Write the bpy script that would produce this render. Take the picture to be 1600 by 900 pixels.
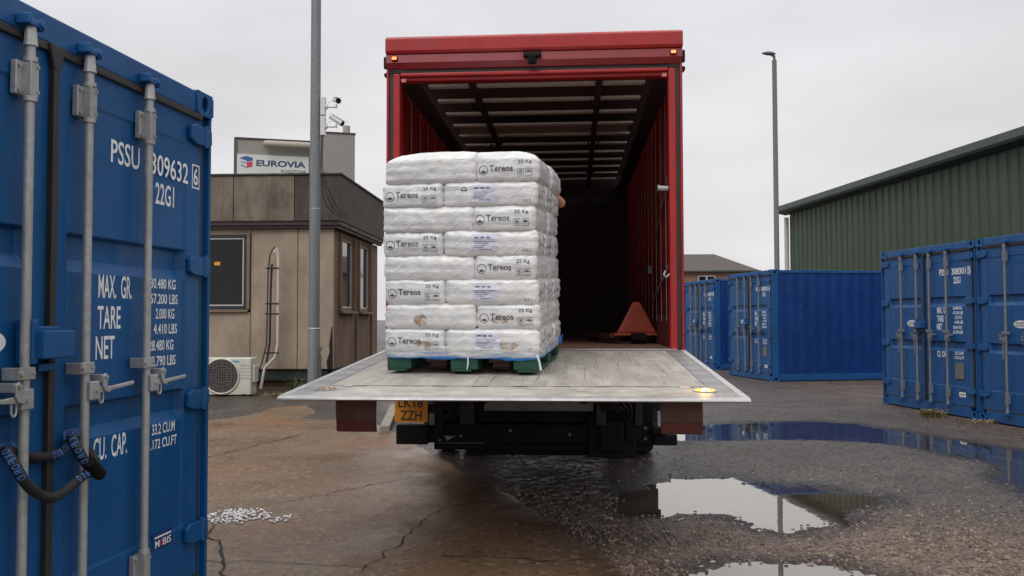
import bpy, bmesh, math, random
import numpy as np
from mathutils import Vector, Matrix, noise
from mathutils.bvhtree import BVHTree
random.seed(7)
R = math.radians
for o in list(bpy.data.objects): bpy.data.objects.remove(o)
SC = bpy.context.scene
C = SC.collection

# ------------------------------------------------------------------ camera, sky, sun, exposure
cd = bpy.data.cameras.new('camera'); cam = bpy.data.objects.new('camera', cd); C.objects.link(cam)
cam.location = (0, 0, 1.4644)
cd.sensor_width = 36; cd.lens = 1340.7 / 1600 * 36; cd.clip_start = .05; cd.clip_end = 2000
cam.matrix_world = Matrix.Translation((0, 0, 1.4644)) @ Matrix.Rotation(math.pi/2 + .0356, 4, 'X') @ Matrix.Rotation(-.0018, 4, 'Z')
SC.camera = cam
SC.render.resolution_x = 1024; SC.render.resolution_y = 576
W = bpy.data.worlds.new('World'); SC.world = W; W.use_nodes = True
nt = W.node_tree; nt.nodes.clear()
def wn(t): return nt.nodes.new(t)
out = wn('ShaderNodeOutputWorld'); bg = wn('ShaderNodeBackground'); bg.inputs[1].default_value = .1
sky = wn('ShaderNodeTexSky'); sky.sky_type = 'NISHITA'; sky.sun_disc = False
SUN_EL, SUN_AZ = R(48), R(205)      # azimuth clockwise from +Y: behind the camera, a little to the left
sky.sun_elevation = SUN_EL; sky.sun_rotation = SUN_AZ; sky.dust_density = 4
tc = wn('ShaderNodeTexCoord'); sx = wn('ShaderNodeSeparateXYZ')
nt.links.new(tc.outputs['Generated'], sx.inputs[0])
cr = wn('ShaderNodeValToRGB')       # overcast cloud layer: brighter overhead than near the horizon
cr.color_ramp.elements[0].position = 0.0; cr.color_ramp.elements[0].color = (.385, .368, .365, 1)
cr.color_ramp.elements[1].position = 1.0; cr.color_ramp.elements[1].color = (.9, .9, .9, 1)
e = cr.color_ramp.elements.new(.10); e.color = (.368, .364, .370, 1)
e = cr.color_ramp.elements.new(.40); e.color = (.345, .349, .362, 1)
e = cr.color_ramp.elements.new(.70); e.color = (.58, .58, .59, 1)
nt.links.new(sx.outputs[2], cr.inputs[0])
nz = wn('ShaderNodeTexNoise'); nz.inputs['Scale'].default_value = 2.2; nz.inputs['Detail'].default_value = 5; nz.inputs['Roughness'].default_value = .45
mpw = wn('ShaderNodeMapping'); mpw.inputs['Scale'].default_value = (1, 1, 3.5)
nt.links.new(tc.outputs['Generated'], mpw.inputs[0]); nt.links.new(mpw.outputs[0], nz.inputs['Vector'])
mr = wn('ShaderNodeMapRange'); mr.inputs[1].default_value = .3; mr.inputs[2].default_value = .7; mr.inputs[3].default_value = 18.8; mr.inputs[4].default_value = 24.6
nt.links.new(nz.outputs[0], mr.inputs[0])
vm = wn('ShaderNodeVectorMath'); vm.operation = 'SCALE'
nt.links.new(cr.outputs[0], vm.inputs[0]); nt.links.new(mr.outputs[0], vm.inputs['Scale'])
hs = wn('ShaderNodeHueSaturation'); hs.inputs['Saturation'].default_value = .25
nt.links.new(sky.outputs[0], hs.inputs['Color'])
mx = wn('ShaderNodeMix'); mx.data_type = 'RGBA'; mx.inputs[0].default_value = .96
nt.links.new(hs.outputs[0], mx.inputs[6]); nt.links.new(vm.outputs[0], mx.inputs[7])
nt.links.new(mx.outputs[2], bg.inputs[0]); nt.links.new(bg.outputs[0], out.inputs[0])
sl = bpy.data.lights.new('sun', 'SUN'); sl.energy = 1.0; sl.angle = R(28); sl.color = (1, .97, .93)
so = bpy.data.objects.new('sun', sl); C.objects.link(so)
sd_ = Vector((math.sin(SUN_AZ)*math.cos(SUN_EL), math.cos(SUN_AZ)*math.cos(SUN_EL), math.sin(SUN_EL)))
so.rotation_euler = sd_.to_track_quat('Z', 'Y').to_euler(); so.location = (0, -5, 30)
SC.view_settings.view_transform = 'Standard'; SC.view_settings.look = 'None'
SC.view_settings.exposure = 0.0; SC.view_settings.gamma = 1

# ------------------------------------------------------------------ helpers
def tag(o, label=None, cat=None, group=None, kind=None):
    if label: o['label'] = label
    if cat: o['category'] = cat
    if group: o['group'] = group
    if kind: o['kind'] = kind
    return o
def empty(name, loc=(0, 0, 0), rz=0, label=None, cat=None, group=None):
    o = bpy.data.objects.new(name, None); C.objects.link(o); o.location = loc; o.rotation_euler = (0, 0, rz)
    o.empty_display_size = .2
    return tag(o, label, cat, group)
class MB:
    def __init__(s): s.v = []; s.f = []; s.sm = []
    def add(s, vs, fs, smooth=False):
        b = len(s.v); s.v += [tuple(v) for v in vs]
        for f in fs: s.f.append([i+b for i in f]); s.sm.append(smooth)
        return s
    def box(s, x0, x1, y0, y1, z0, z1, M=None):
        vs = [Vector((x, y, z)) for z in (z0, z1) for y in (y0, y1) for x in (x0, x1)]
        if M: vs = [M @ v for v in vs]
        return s.add(vs, [(0, 2, 3, 1), (4, 5, 7, 6), (0, 1, 5, 4), (2, 6, 7, 3), (0, 4, 6, 2), (1, 3, 7, 5)])
    def tube(s, pts, r, n=12, cap=True, sq=1):
        pts = [Vector(p) for p in pts]; rs = r if isinstance(r, (list, tuple)) else [r]*len(pts)
        vs = []; up = None
        for i, p in enumerate(pts):
            t = (pts[min(i+1, len(pts)-1)] - pts[max(i-1, 0)]).normalized()
            if up is None:
                up = Vector((0, 0, 1)) if abs(t.z) < .9 else Vector((1, 0, 0))
            a = t.cross(up)
            if a.length < 1e-4: a = t.cross(Vector((0, 1, 0)))
            a.normalize(); b = a.cross(t).normalized(); up = b
            for k in range(n):
                th = 2*math.pi*k/n; vs.append(p + (a*math.cos(th) + b*math.sin(th)*sq)*rs[i])
        fs = []
        for i in range(len(pts)-1):
            for k in range(n):
                fs.append((i*n+k, i*n+(k+1) % n, (i+1)*n+(k+1) % n, (i+1)*n+k))
        s.add(vs, fs, True)
        if cap:
            m = len(pts)-1
            s.add([vs[k] for k in range(n)], [tuple(range(n))[::-1]]); s.add([vs[m*n+k] for k in range(n)], [tuple(range(n))])
        return s
    def prism(s, poly, axis, a0, a1):
        # poly: 2D points in the plane perpendicular to axis ('x': (y,z), 'y': (x,z), 'z': (x,y))
        def P(q, a):
            return (a, q[0], q[1]) if axis == 'x' else ((q[0], a, q[1]) if axis == 'y' else (q[0], q[1], a))
        n = len(poly); vs = [P(q, a0) for q in poly] + [P(q, a1) for q in poly]
        fs = [tuple(range(n))[::-1], tuple(range(n, 2*n))] + [(i, (i+1) % n, n+(i+1) % n, n+i) for i in range(n)]
        return s.add(vs, fs)
    def disc(s, c, r, axis, h, n=24, r2=None):
        c = Vector(c); d = Vector(h if isinstance(h, (tuple, list)) else {'x': (h, 0, 0), 'y': (0, h, 0), 'z': (0, 0, h)}[axis])
        return s.tube([c, c+d], [r, r2 if r2 is not None else r], n)
    def build(s, name, mat, parent=None, bevel=0, seg=2, recalc=True):
        me = bpy.data.meshes.new(name); me.from_pydata(s.v, [], s.f)
        me.polygons.foreach_set('use_smooth', s.sm)
        if recalc:
            bm = bmesh.new(); bm.from_mesh(me); bmesh.ops.recalc_face_normals(bm, faces=bm.faces); bm.to_mesh(me); bm.free()
        me.materials.append(mat)
        o = bpy.data.objects.new(name, me); C.objects.link(o)
        if parent: o.parent = parent
        if bevel:
            m = o.modifiers.new('bevel', 'BEVEL'); m.width = bevel; m.segments = seg; m.limit_method = 'ANGLE'; m.angle_limit = R(40)
            m.harden_normals = False
        return o
def B(*a): return MB().box(*a)
def fbm(x, y, z=0, o=4):
    return noise.fractal(Vector((x, y, z)), 1.0, 2.0, o)

# ------------------------------------------------------------------ materials
class NT:
    def __init__(s, name):
        s.m = bpy.data.materials.new(name); s.m.use_nodes = True; s.t = s.m.node_tree; s.n = s.t.nodes
        s.p = s.n['Principled BSDF']; s.out = s.n['Material Output']
        s.co = s.n.new('ShaderNodeTexCoord').outputs['Object']
    def L(s, a, b): s.t.links.new(a, b)
    def noise(s, scale, detail=4, rough=.55, stretch=None, vec=None):
        n = s.n.new('ShaderNodeTexNoise'); n.inputs['Scale'].default_value = scale; n.inputs['Detail'].default_value = detail
        n.inputs['Roughness'].default_value = rough
        v = vec or s.co
        if stretch:
            mp = s.n.new('ShaderNodeMapping'); mp.inputs['Scale'].default_value = stretch; s.L(v, mp.inputs[0]); v = mp.outputs[0]
        s.L(v, n.inputs['Vector']); return n.outputs[0]
    def ramp(s, fac, a, b, c0=(0, 0, 0), c1=(1, 1, 1)):
        r = s.n.new('ShaderNodeValToRGB'); r.color_ramp.elements[0].position = a; r.color_ramp.elements[1].position = b
        r.color_ramp.elements[0].color = (*c0, 1); r.color_ramp.elements[1].color = (*c1, 1); s.L(fac, r.inputs[0]); return r.outputs[0]
    def mr(s, fac, a, b, c, d):
        r = s.n.new('ShaderNodeMapRange'); 
        for i, v in enumerate((a, b, c, d)): r.inputs[i+1].default_value = v
        s.L(fac, r.inputs[0]); return r.outputs[0]
    def mix(s, fac, a, b, mode='MIX'):
        m = s.n.new('ShaderNodeMix'); m.data_type = 'RGBA'; m.blend_type = mode
        if isinstance(fac, (int, float)): m.inputs[0].default_value = fac
        else: s.L(fac, m.inputs[0])
        for i, v in ((6, a), (7, b)):
            if isinstance(v, tuple): m.inputs[i].default_value = (*v[:3], 1)
            else: s.L(v, m.inputs[i])
        return m.outputs[2]
    def math(s, op, a, b=0):
        m = s.n.new('ShaderNodeMath'); m.operation = op
        for i, v in ((0, a), (1, b)):
            if isinstance(v, (int, float)): m.inputs[i].default_value = v
            else: s.L(v, m.inputs[i])
        return m.outputs[0]
    def bump(s, h, strength=.3, dist=.01):
        b = s.n.new('ShaderNodeBump'); b.inputs['Strength'].default_value = strength; b.inputs['Distance'].default_value = dist
        s.L(h, b.inputs['Height'])
        if s.p.inputs['Normal'].is_linked: s.L(s.p.inputs['Normal'].links[0].from_socket, b.inputs['Normal'])
        s.L(b.outputs[0], s.p.inputs['Normal']); return s
    def col(s, c):
        if isinstance(c, tuple): s.p.inputs['Base Color'].default_value = (*c, 1)
        else: s.L(c, s.p.inputs['Base Color'])
    def rough(s, r):
        if isinstance(r, (int, float)): s.p.inputs['Roughness'].default_value = r
        else: s.L(r, s.p.inputs['Roughness'])
    def spec(s, v): s.p.inputs['Specular IOR Level'].default_value = v
    def attr(s, name):
        a = s.n.new('ShaderNodeAttribute'); a.attribute_name = name; return a.outputs['Fac']

def simple(name, c, rough=.5, metal=0, var=.12, scale=12, bump=0, spec=.5, dirt=None, dscale=3, dirtamt=.5):
    m = NT(name)
    n = m.noise(scale, 5)
    c0 = tuple(max(0, x*(1-var)) for x in c); c1 = tuple(min(1, x*(1+var)) for x in c)
    k = m.ramp(n, .3, .7, c0, c1)
    if dirt:
        d = m.mr(m.noise(dscale, 7, .65), .48, .72, 0, dirtamt); k = m.mix(d, k, dirt)
    m.col(k); m.rough(m.mr(m.noise(scale*.7, 4), .3, .7, max(0, rough-.08), min(1, rough+.08)))
    m.p.inputs['Metallic'].default_value = metal; m.spec(spec)
    if bump: m.bump(m.noise(scale*6, 4), .3, bump)
    return m.m
def emis(name, c, s):
    m = NT(name); m.col(c); m.p.inputs['Emission Color'].default_value = (*c, 1); m.p.inputs['Emission Strength'].default_value = s
    return m.m
M = {}
def blue_paint(name, c, streak=.25):
    m = NT(name)
    n = m.mr(m.noise(1.4, 5, .6), .3, .7, 0, 1)
    k = m.mix(n, tuple(x*.86 for x in c), tuple(min(1, x*1.12) for x in c))
    st = m.mr(m.noise(5, 6, .7, (3.5, 3.5, .25)), .5, .78, 0, streak)     # rain streaks of chalked paint
    k = m.mix(st, k, tuple(min(1, x*1.25+.02) for x in c))
    gr = m.mr(m.noise(26, 6, .75), .60, .70, 0, .6); k = m.mix(gr, k, (.025, .03, .04))
    ru = m.mr(m.noise(3.1, 8, .8), .62, .68, 0, .55); k = m.mix(ru, k, (.09, .045, .02))
    m.col(k); m.rough(m.mr(m.noise(9, 4), .3, .7, .36, .56)); m.spec(.4)
    m.bump(m.noise(2.6, 2), .5, .03); m.bump(m.noise(120, 3), .08, .002)
    return m.m
M['blue'] = blue_paint('container_blue', (.002, .072, .222))
M['blue_far'] = blue_paint('container_blue_faded', (.010, .082, .250), .3)
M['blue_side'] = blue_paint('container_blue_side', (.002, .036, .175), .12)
M['seal'] = simple('rubber_seal', (.022, .02, .019), .55, dirt=(.05, .032, .024), dscale=7, dirtamt=.5)
def galv(name, c=(.40, .41, .41), rough=.42, metal=.35):
    m = NT(name)
    v = m.n.new('ShaderNodeTexVoronoi'); v.inputs['Scale'].default_value = 38; m.L(m.co, v.inputs['Vector'])
    n = m.mix(m.mr(v.outputs['Color'], 0, 1, 0, 1), tuple(x*.82 for x in c), tuple(x*1.1 for x in c))
    d = m.mr(m.noise(4, 7, .7, (1, 1, .3)), .5, .75, 0, .45); n = m.mix(d, n, (.17, .16, .145))
    m.col(n); m.rough(rough); m.p.inputs['Metallic'].default_value = metal; m.bump(m.noise(60, 3), .1, .002)
    return m.m
M['galv'] = galv('galvanised_steel'); M['galv_dull'] = galv('dull_galvanised_steel', (.19, .21, .235), .6, .1); M['galv_pole'] = galv('galvanised_pole', (.20, .215, .225), .5, .3)
M['pole_far'] = galv('weathered_pole', (.16, .16, .165), .6, .1)
M['white_print'] = simple('white_lettering', (.78, .80, .82), .5, var=.05, dirt=(.3, .4, .5), dscale=60, dirtamt=.35)
M['black'] = simple('black_steel', (.005, .005, .006), .6, spec=.2, dirt=(.018, .015, .012), dscale=4)
M['rubber'] = simple('tyre_rubber', (.018, .018, .018), .8, bump=.003)
M['dark_hole'] = simple('dark_opening', (.006, .006, .007), .8)
def red_paint(name, c, rough=.38):
    m = NT(name)
    k = m.mix(m.mr(m.noise(3, 5), .3, .7, 0, 1), tuple(x*.85 for x in c), tuple(min(1, x*1.12) for x in c))
    k = m.mix(m.mr(m.noise(9, 8, .75, (1, 1, .6)), .56, .72, 0, .45), k, (.10, .05, .04))
    m.col(k); m.rough(m.mr(m.noise(6, 4), .3, .7, rough-.08, rough+.12)); m.bump(m.noise(4, 2), .15, .01); return m.m
M['red'] = red_paint('lorry_red', (.35, .011, .013)); M['red_dark'] = red_paint('header_red', (.22, .012, .016))
def curtain():
    m = NT('red_curtain_pvc')
    k = m.mix(m.mr(m.noise(2, 5), .3, .7, 0, 1), (.17, .008, .012), (.25, .014, .020))
    k = m.mix(m.mr(m.noise(7, 7, .7, (1, 1, .2)), .5, .75, 0, .5), k, (.07, .02, .02))
    m.col(k); m.rough(.5); m.bump(m.noise(3, 3, .5, (1, 2.5, .3)), .6, .03)
    tr = m.n.new('ShaderNodeBsdfTranslucent'); tr.inputs[0].default_value = (.55, .03, .04, 1)      # thin PVC lets a little daylight through
    mx_ = m.n.new('ShaderNodeMixShader'); mx_.inputs[0].default_value = .23; m.L(m.p.outputs[0], mx_.inputs[1]); m.L(tr.outputs[0], mx_.inputs[2]); m.L(mx_.outputs[0], m.out.inputs[0]); return m.m
M['curtain'] = curtain()
M['strap'] = simple('webbing_strap', (.26, .24, .23), .8)
M['slat'] = simple('roof_slat_aluminium', (.74, .66, .56), .5, 0, dirt=(.4, .34, .28), dscale=3, dirtamt=.3)
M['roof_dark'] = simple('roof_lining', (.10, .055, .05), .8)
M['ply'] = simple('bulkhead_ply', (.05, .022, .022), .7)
def alu_deck():
    m = NT('ribbed_aluminium_deck')
    sp = m.n.new('ShaderNodeSeparateXYZ'); m.L(m.co, sp.inputs[0])
    rib = m.math('SINE', m.math('MULTIPLY', sp.outputs[0], 2*math.pi/.0165))
    k = m.mix(m.mr(m.noise(4, 7, .65, (2.2, .6, 1)), .33, .68, 0, 1), (.36, .33, .285), (.60, .56, .50))
    sc = m.mr(m.noise(3.2, 6, .7, (9, .20, 1)), .60, .63, 0, .42); k = m.mix(sc, k, (.09, .08, .07)); k = m.mix(m.mr(m.noise(11, 8, .8, (1, 1, 1)), .62, .70, 0, .6), k, (.12, .10, .08))
    stn = m.mr(m.noise(2.6, 6, .7), .55, .75, 0, .5); k = m.mix(stn, k, (.24, .18, .13))
    k = m.mix(m.mr(rib, -1, -.3, .35, 0), k, (.12, .11, .10))
    m.col(k); m.rough(m.mr(m.noise(7, 5), .3, .7, .42, .68)); m.p.inputs['Metallic'].default_value = .25
    m.bump(rib, .5, .003); m.bump(m.noise(40, 5), .15, .004); return m.m
M['deck'] = alu_deck()
M['alu'] = simple('aluminium_edge', (.47, .46, .45), .35, .3, dirt=(.25, .24, .23), dscale=14)
def chequer():
    m = NT('chequer_strip')
    v = m.n.new('ShaderNodeTexVoronoi'); v.inputs['Scale'].default_value = 55; v.inputs['Randomness'].default_value = .25; m.L(m.co, v.inputs['Vector'])
    d = m.mr(v.outputs['Distance'], .25, .4, 1, 0)
    m.col(m.mix(d, (.22, .215, .21), (.5, .5, .5))); m.rough(.45); m.p.inputs['Metallic'].default_value = .3; m.bump(d, .6, .004); return m.m
M['chequer'] = chequer()
M['floor'] = simple('load_floor', (.22, .12, .085), .6, dirt=(.07, .05, .045), dscale=6)
M['orange_plate'] = simple('yellow_plate', (.75, .27, .02), .45, var=.05)
M['print_black'] = simple('black_print', (.035, .035, .04), .5)
M['print_grey'] = simple('grey_print', (.085, .085, .095), .6)
M['print_faded'] = simple('faded_print', (.20, .20, .22), .6)
M['amber_on'] = emis('amber_lit_lens', (1, .30, .02), 2.2); M['amber_core'] = emis('amber_core', (1, .72, .25), 30); M['marker_on'] = emis('marker_lit_lens', (1, .20, .06), 2.6)
M['amber_off'] = simple('amber_lens', (.25, .12, .03), .25)
M['flag'] = simple('grubby_red_flap', (.12, .05, .035), .6, dirt=(.05, .035, .03), dscale=8)
M['flag_band'] = simple('flap_red_band', (.13, .02, .015), .6, dirt=(.05, .03, .02), dscale=12)
def bagmat():
    m = NT('white_woven_bag')
    k = m.mix(m.mr(m.noise(5, 5), .3, .7, 0, 1), (.62, .622, .62), (.77, .77, .765))
    st = m.mr(m.noise(3.3, 6, .7), .56, .72, 0, .38); k = m.mix(st, k, (.46, .36, .24))
    m.col(k); m.rough(m.mr(m.noise(14, 6, .7), .35, .65, .18, .55)); m.spec(.5)
    m.p.inputs['Coat Weight'].default_value = .5; m.p.inputs['Coat Roughness'].default_value = .14
    m.bump(m.noise(7, 6, .6, (1, 1, 2.2)), .75, .016)
    m.bump(m.noise(16, 4, .6, (.35, .35, 3)), .35, .006)
    vr = m.n.new('ShaderNodeVectorRotate'); vr.inputs['Angle'].default_value = .7; vr.inputs['Axis'].default_value = (0, 1, 0); m.L(m.co, vr.inputs['Vector'])
    m.bump(m.mr(m.noise(9, 3, .5, (.5, .5, 4.5), vr.outputs[0]), .55, .68, 0, 1), .45, .006)
    m.p.inputs['Subsurface Weight'].default_value = .0
    return m.m
M['bag'] = bagmat()
M['label'] = simple('bag_label', (.60, .60, .72), .5, var=.06)
M['stain'] = simple('rust_stain', (.40, .25, .12), .6, var=.3, scale=40)
M['pallet'] = simple('green_pallet', (.008, .065, .040), .6, dirt=(.015, .025, .02), dscale=9, bump=.002)
M['slip'] = simple('blue_sheet', (.02, .20, .62), .4)
def film():
    m = NT('stretch_film')
    m.col((.75, .76, .78)); m.rough(.15)
    a = m.mr(m.noise(18, 6, .7, (.5, .5, 3)), .35, .68, .18, .8); m.L(a, m.p.inputs['Alpha'])
    m.bump(m.noise(25, 5, .6, (.6, .6, 3)), .8, .01); return m.m
M['film'] = film()
M['pj_red'] = simple('pallet_truck_red', (.40, .075, .05), .5, dirt=(.12, .04, .03), dscale=10)
M['pj_dark'] = simple('pallet_truck_fork', (.06, .022, .018), .5)
def panel(name, c, dark, amt, rib=.06, green=None, streak=(2.5, 2.5, .35)):
    m = NT(name)
    sp = m.n.new('ShaderNodeSeparateXYZ'); m.L(m.co, sp.inputs[0])
    s_ = m.math('SINE', m.math('MULTIPLY', m.math('ADD', sp.outputs[0], sp.outputs[1]), 2*math.pi/rib))
    k = m.mix(m.mr(m.noise(2, 6, .6), .3, .7, 0, 1), tuple(x*.85 for x in c), tuple(x*1.1 for x in c))
    k = m.mix(m.mr(m.noise(1.6, 8, .7, streak), .42, .72, 0, amt), k, dark)
    if green: k = m.mix(m.mr(m.noise(1.1, 7, .7), .52, .7, 0, .7), k, green)
    k = m.mix(m.mr(m.noise(30, 6, .8), .55, .7, 0, .35), k, dark)
    m.col(k); m.rough(.85); m.bump(s_, .28, .005); m.bump(m.noise(50, 5), .3, .006); return m.m
M['conc_wall'] = panel('ribbed_concrete_panel', (.37, .30, .225), (.15, .11, .08), .5, .06, None, (1.2, 1.2, .6))
M['fascia'] = panel('weathered_fascia', (.21, .172, .132), (.045, .038, .033), .85, .05, (.05, .045, .03), (1.6, 1.6, .5))
M['fascia_dark'] = panel('damp_fascia', (.085, .068, .056), (.028, .024, .022), .8, .05)
M['side_wall'] = panel('brown_side_panel', (.19, .125, .085), (.07, .042, .028), .7, .09)
M['brown'] = simple('brown_trim', (.045, .03, .024), .6)
M['coping'] = simple('coping', (.06, .05, .045), .8, var=.5, scale=5)
M['brick'] = None
def brickm(name, a, b, sc):
    m = NT(name)
    sp = m.n.new('ShaderNodeSeparateXYZ'); m.L(m.co, sp.inputs[0])
    cb = m.n.new('ShaderNodeCombineXYZ'); m.L(m.math('ADD', sp.outputs[0], sp.outputs[1]), cb.inputs[0]); m.L(sp.outputs[2], cb.inputs[1])
    br = m.n.new('ShaderNodeTexBrick'); br.inputs['Scale'].default_value = sc; m.L(cb.outputs[0], br.inputs['Vector'])
    br.inputs['Color1'].default_value = (*a, 1); br.inputs['Color2'].default_value = (*b, 1); br.inputs['Mortar'].default_value = (.16, .14, .12, 1)
    br.inputs['Mortar Size'].default_value = .012
    br.inputs['Brick Width'].default_value = .225; br.inputs['Row Height'].default_value = .075
    m.col(m.mix(m.mr(m.noise(20, 5), .4, .7, 0, .5), br.outputs[0], (.06, .04, .035))); m.rough(.85); return m.m
M['brick'] = brickm('dark_brick', (.12, .045, .032), (.16, .07, .05), 1)
M['brick_far'] = brickm('far_brick', (.27, .13, .09), (.32, .17, .12), 1)
def glass(name, c=(.012, .014, .016), r=.04):
    m = NT(name); m.col(c); m.rough(r); m.spec(.3); m.bump(m.noise(2, 2), .04, .02); return m.m
M['glass'] = glass('window_glass')
def mirror_glass():
    m = NT('coated_window_glass'); m.col((.03, .033, .036)); m.rough(.04); m.p.inputs['IOR'].default_value = 2.2; return m.m
M['glass_side'] = mirror_glass()
M['frame_black'] = simple('black_window_frame', (.018, .02, .024), .4)
M['frame_white'] = simple('white_window_frame', (.5, .5, .5), .4)
M['frame_wood'] = simple('stained_window_surround', (.20, .135, .09), .7, dirt=(.08, .05, .035))
M['green_beam'] = simple('dark_green_beam', (.02, .03, .025), .7)
M['ac'] = simple('cream_casing', (.60, .58, .50), .45, dirt=(.35, .33, .28), dscale=6)
M['teal'] = simple('teal_print', (.05, .35, .45), .5)
M['pipe_cream'] = simple('cream_pipe', (.55, .50, .43), .5); M['pipe_black'] = simple('black_lagging', (.02, .018, .017), .7)
M['cctv'] = simple('camera_housing', (.62, .63, .64), .4, var=.05)
M['clad'] = simple('grey_beige_cladding', (.27, .25, .225), .65, dirt=(.2, .185, .165), dscale=.4)
M['duct'] = simple('cream_duct', (.34, .31, .255), .6)
M['sign_white'] = simple('sign_board', (.60, .62, .60), .5, var=.06, scale=1)
M['sign_blue'] = simple('sign_blue', (.03, .045, .12), .5); M['sign_roof'] = simple('sign_mid_blue', (.04, .10, .28), .5)
M['sign_red'] = simple('sign_red', (.50, .05, .09), .5)
def greenclad():
    m = NT('green_cladding')
    k = m.mix(m.mr(m.noise(.8, 6, .6, (1, 1, .3)), .3, .7, 0, 1), (.036, .058, .034), (.054, .080, .048))
    k = m.mix(m.mr(m.noise(1.2, 7, .7, (3, 3, .12)), .5, .75, 0, .4), k, (.075, .095, .06))
    m.col(k); m.rough(.55); return m.m
M['green'] = greenclad(); M['green_trim'] = simple('green_gutter', (.026, .044, .036), .55)
M['upvc'] = simple('white_downpipe', (.5, .5, .49), .45)
def tiles():
    m = NT('roof_tiles'); sp = m.n.new('ShaderNodeSeparateXYZ'); m.L(m.co, sp.inputs[0])
    s_ = m.math('SINE', m.math('MULTIPLY', sp.outputs[2], 2*math.pi/.16))
    k = m.mix(m.mr(s_, -1, 1, 0, 1), (.055, .048, .042), (.105, .09, .08)); m.col(k); m.rough(.85); return m.m
M['tiles'] = tiles()
M['weed'] = simple('weed_green', (.07, .10, .03), .7, var=.5, scale=9); M['weed_dry'] = simple('dry_grass', (.22, .17, .07), .8, var=.4)
M['skin'] = simple('skin', (.55, .27, .18), .5, var=.06); M['shirt'] = simple('dark_shirt', (.03, .035, .05), .8)
M['trousers'] = simple('dark_trousers', (.02, .02, .024), .85); M['boot'] = simple('boot_leather', (.02, .015, .012), .6); M['hair'] = simple('brown_hair', (.03, .018, .01), .7)
M['sleeve'] = simple('chain_sleeve', (.010, .011, .014), .75, bump=.003); M['sleeve_print'] = simple('sleeve_lettering', (.03, .11, .34), .6)
M['pellet'] = simple('white_pellet', (.8, .8, .82), .35, var=.06)
M['kerb'] = simple('kerb_concrete', (.30, .27, .23), .7, dirt=(.14, .12, .1), bump=.003)
M['crack'] = simple('crack_dirt', (.012, .010, .008), .8)
M['stone'] = simple('gravel_stone', (.19, .135, .102), .55, var=.85, scale=14)

def concrete():
    m = NT('stained_yard_concrete')
    k = m.mix(m.mr(m.noise(.55, 6, .6), .32, .66, 0, 1), (.122, .074, .043), (.215, .145, .090))
    k = m.mix(m.mr(m.noise(.42, 5, .6, (1, 1.6, 1)), .47, .66, 0, .75), k, (.20, .088, .030))      # rust staining
    k = m.mix(m.attr('damp'), k, (.055, .023, .010))
    k = m.mix(m.mr(m.noise(3.2, 8, .7), .55, .72, 0, .5), k, (.09, .06, .045))
    vo = m.n.new('ShaderNodeTexVoronoi'); vo.inputs['Scale'].default_value = 38; m.L(m.co, vo.inputs['Vector'])
    sp = m.n.new('ShaderNodeSeparateColor'); m.L(vo.outputs['Color'], sp.inputs[0])
    k = m.mix(m.mr(sp.outputs[0], .86, .95, 0, .5), k, (.34, .26, .19)); k = m.mix(m.mr(sp.outputs[1], .82, .92, 0, .55), k, (.045, .028, .018))
    k = m.mix(m.mr(m.noise(52, 3, .6), .33, .40, .7, 0), k, (.05, .035, .028))
    m.col(k)
    m.rough(m.mr(m.noise(.8, 7, .65), .35, .62, .17, .62)); m.spec(.42)
    m.bump(m.noise(60, 4, .7), .6, .007); m.bump(m.noise(9, 5), .25, .012); return m.m
def asphalt():
    m = NT('wet_asphalt')
    k = m.mix(m.mr(m.noise(.9, 6, .65), .35, .65, 0, 1), (.056, .045, .040), (.115, .094, .082))
    k = m.mix(m.attr('gravel'), k, m.mix(m.mr(m.noise(5, 7, .75), .35, .65, 0, 1), (.085, .052, .036), (.25, .165, .115)))
    vo = m.n.new('ShaderNodeTexVoronoi'); vo.inputs['Scale'].default_value = 46; m.L(m.co, vo.inputs['Vector'])
    sp = m.n.new('ShaderNodeSeparateColor'); m.L(vo.outputs['Color'], sp.inputs[0])
    k = m.mix(m.math('MULTIPLY', m.mr(sp.outputs[0], .78, .92, 0, 1), m.mr(m.attr('gravel'), 0, 1, .30, .7)), k, (.25, .185, .145))
    k = m.mix(m.mr(sp.outputs[1], .70, .80, 0, .75), k, (.012, .010, .009))
    vo2 = m.n.new('ShaderNodeTexVoronoi'); vo2.inputs['Scale'].default_value = 17; m.L(m.co, vo2.inputs['Vector'])
    sp2 = m.n.new('ShaderNodeSeparateColor'); m.L(vo2.outputs['Color'], sp2.inputs[0])
    chip = m.math('MULTIPLY', m.mr(sp2.outputs[0], .86, .90, 0, 1), m.mr(vo2.outputs['Distance'], .25, .45, 1, 0))
    k = m.mix(m.math('MULTIPLY', chip, m.mr(m.attr('gravel'), 0, 1, .12, .75)), k, (.33, .25, .19))
    k = m.mix(m.math('MULTIPLY', m.attr('wet_shade'), .72), k, (.016, .012, .010))
    m.col(k)
    m.rough(m.mr(m.noise(1.7, 7, .7), .35, .65, .22, .62)); m.rough(m.math('MULTIPLY', m.mr(m.noise(1.7, 7, .7), .35, .65, .26, .62), m.mr(m.attr('wet_shade'), 0, 1, 1, .35))); m.spec(.42)
    m.bump(m.mr(vo.outputs['Distance'], 0, .6, 1, 0), 1.0, .016)
    m.bump(m.noise(55, 5, .75), .8, .014); m.bump(m.noise(14, 5, .7), .35, .02); return m.m
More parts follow.
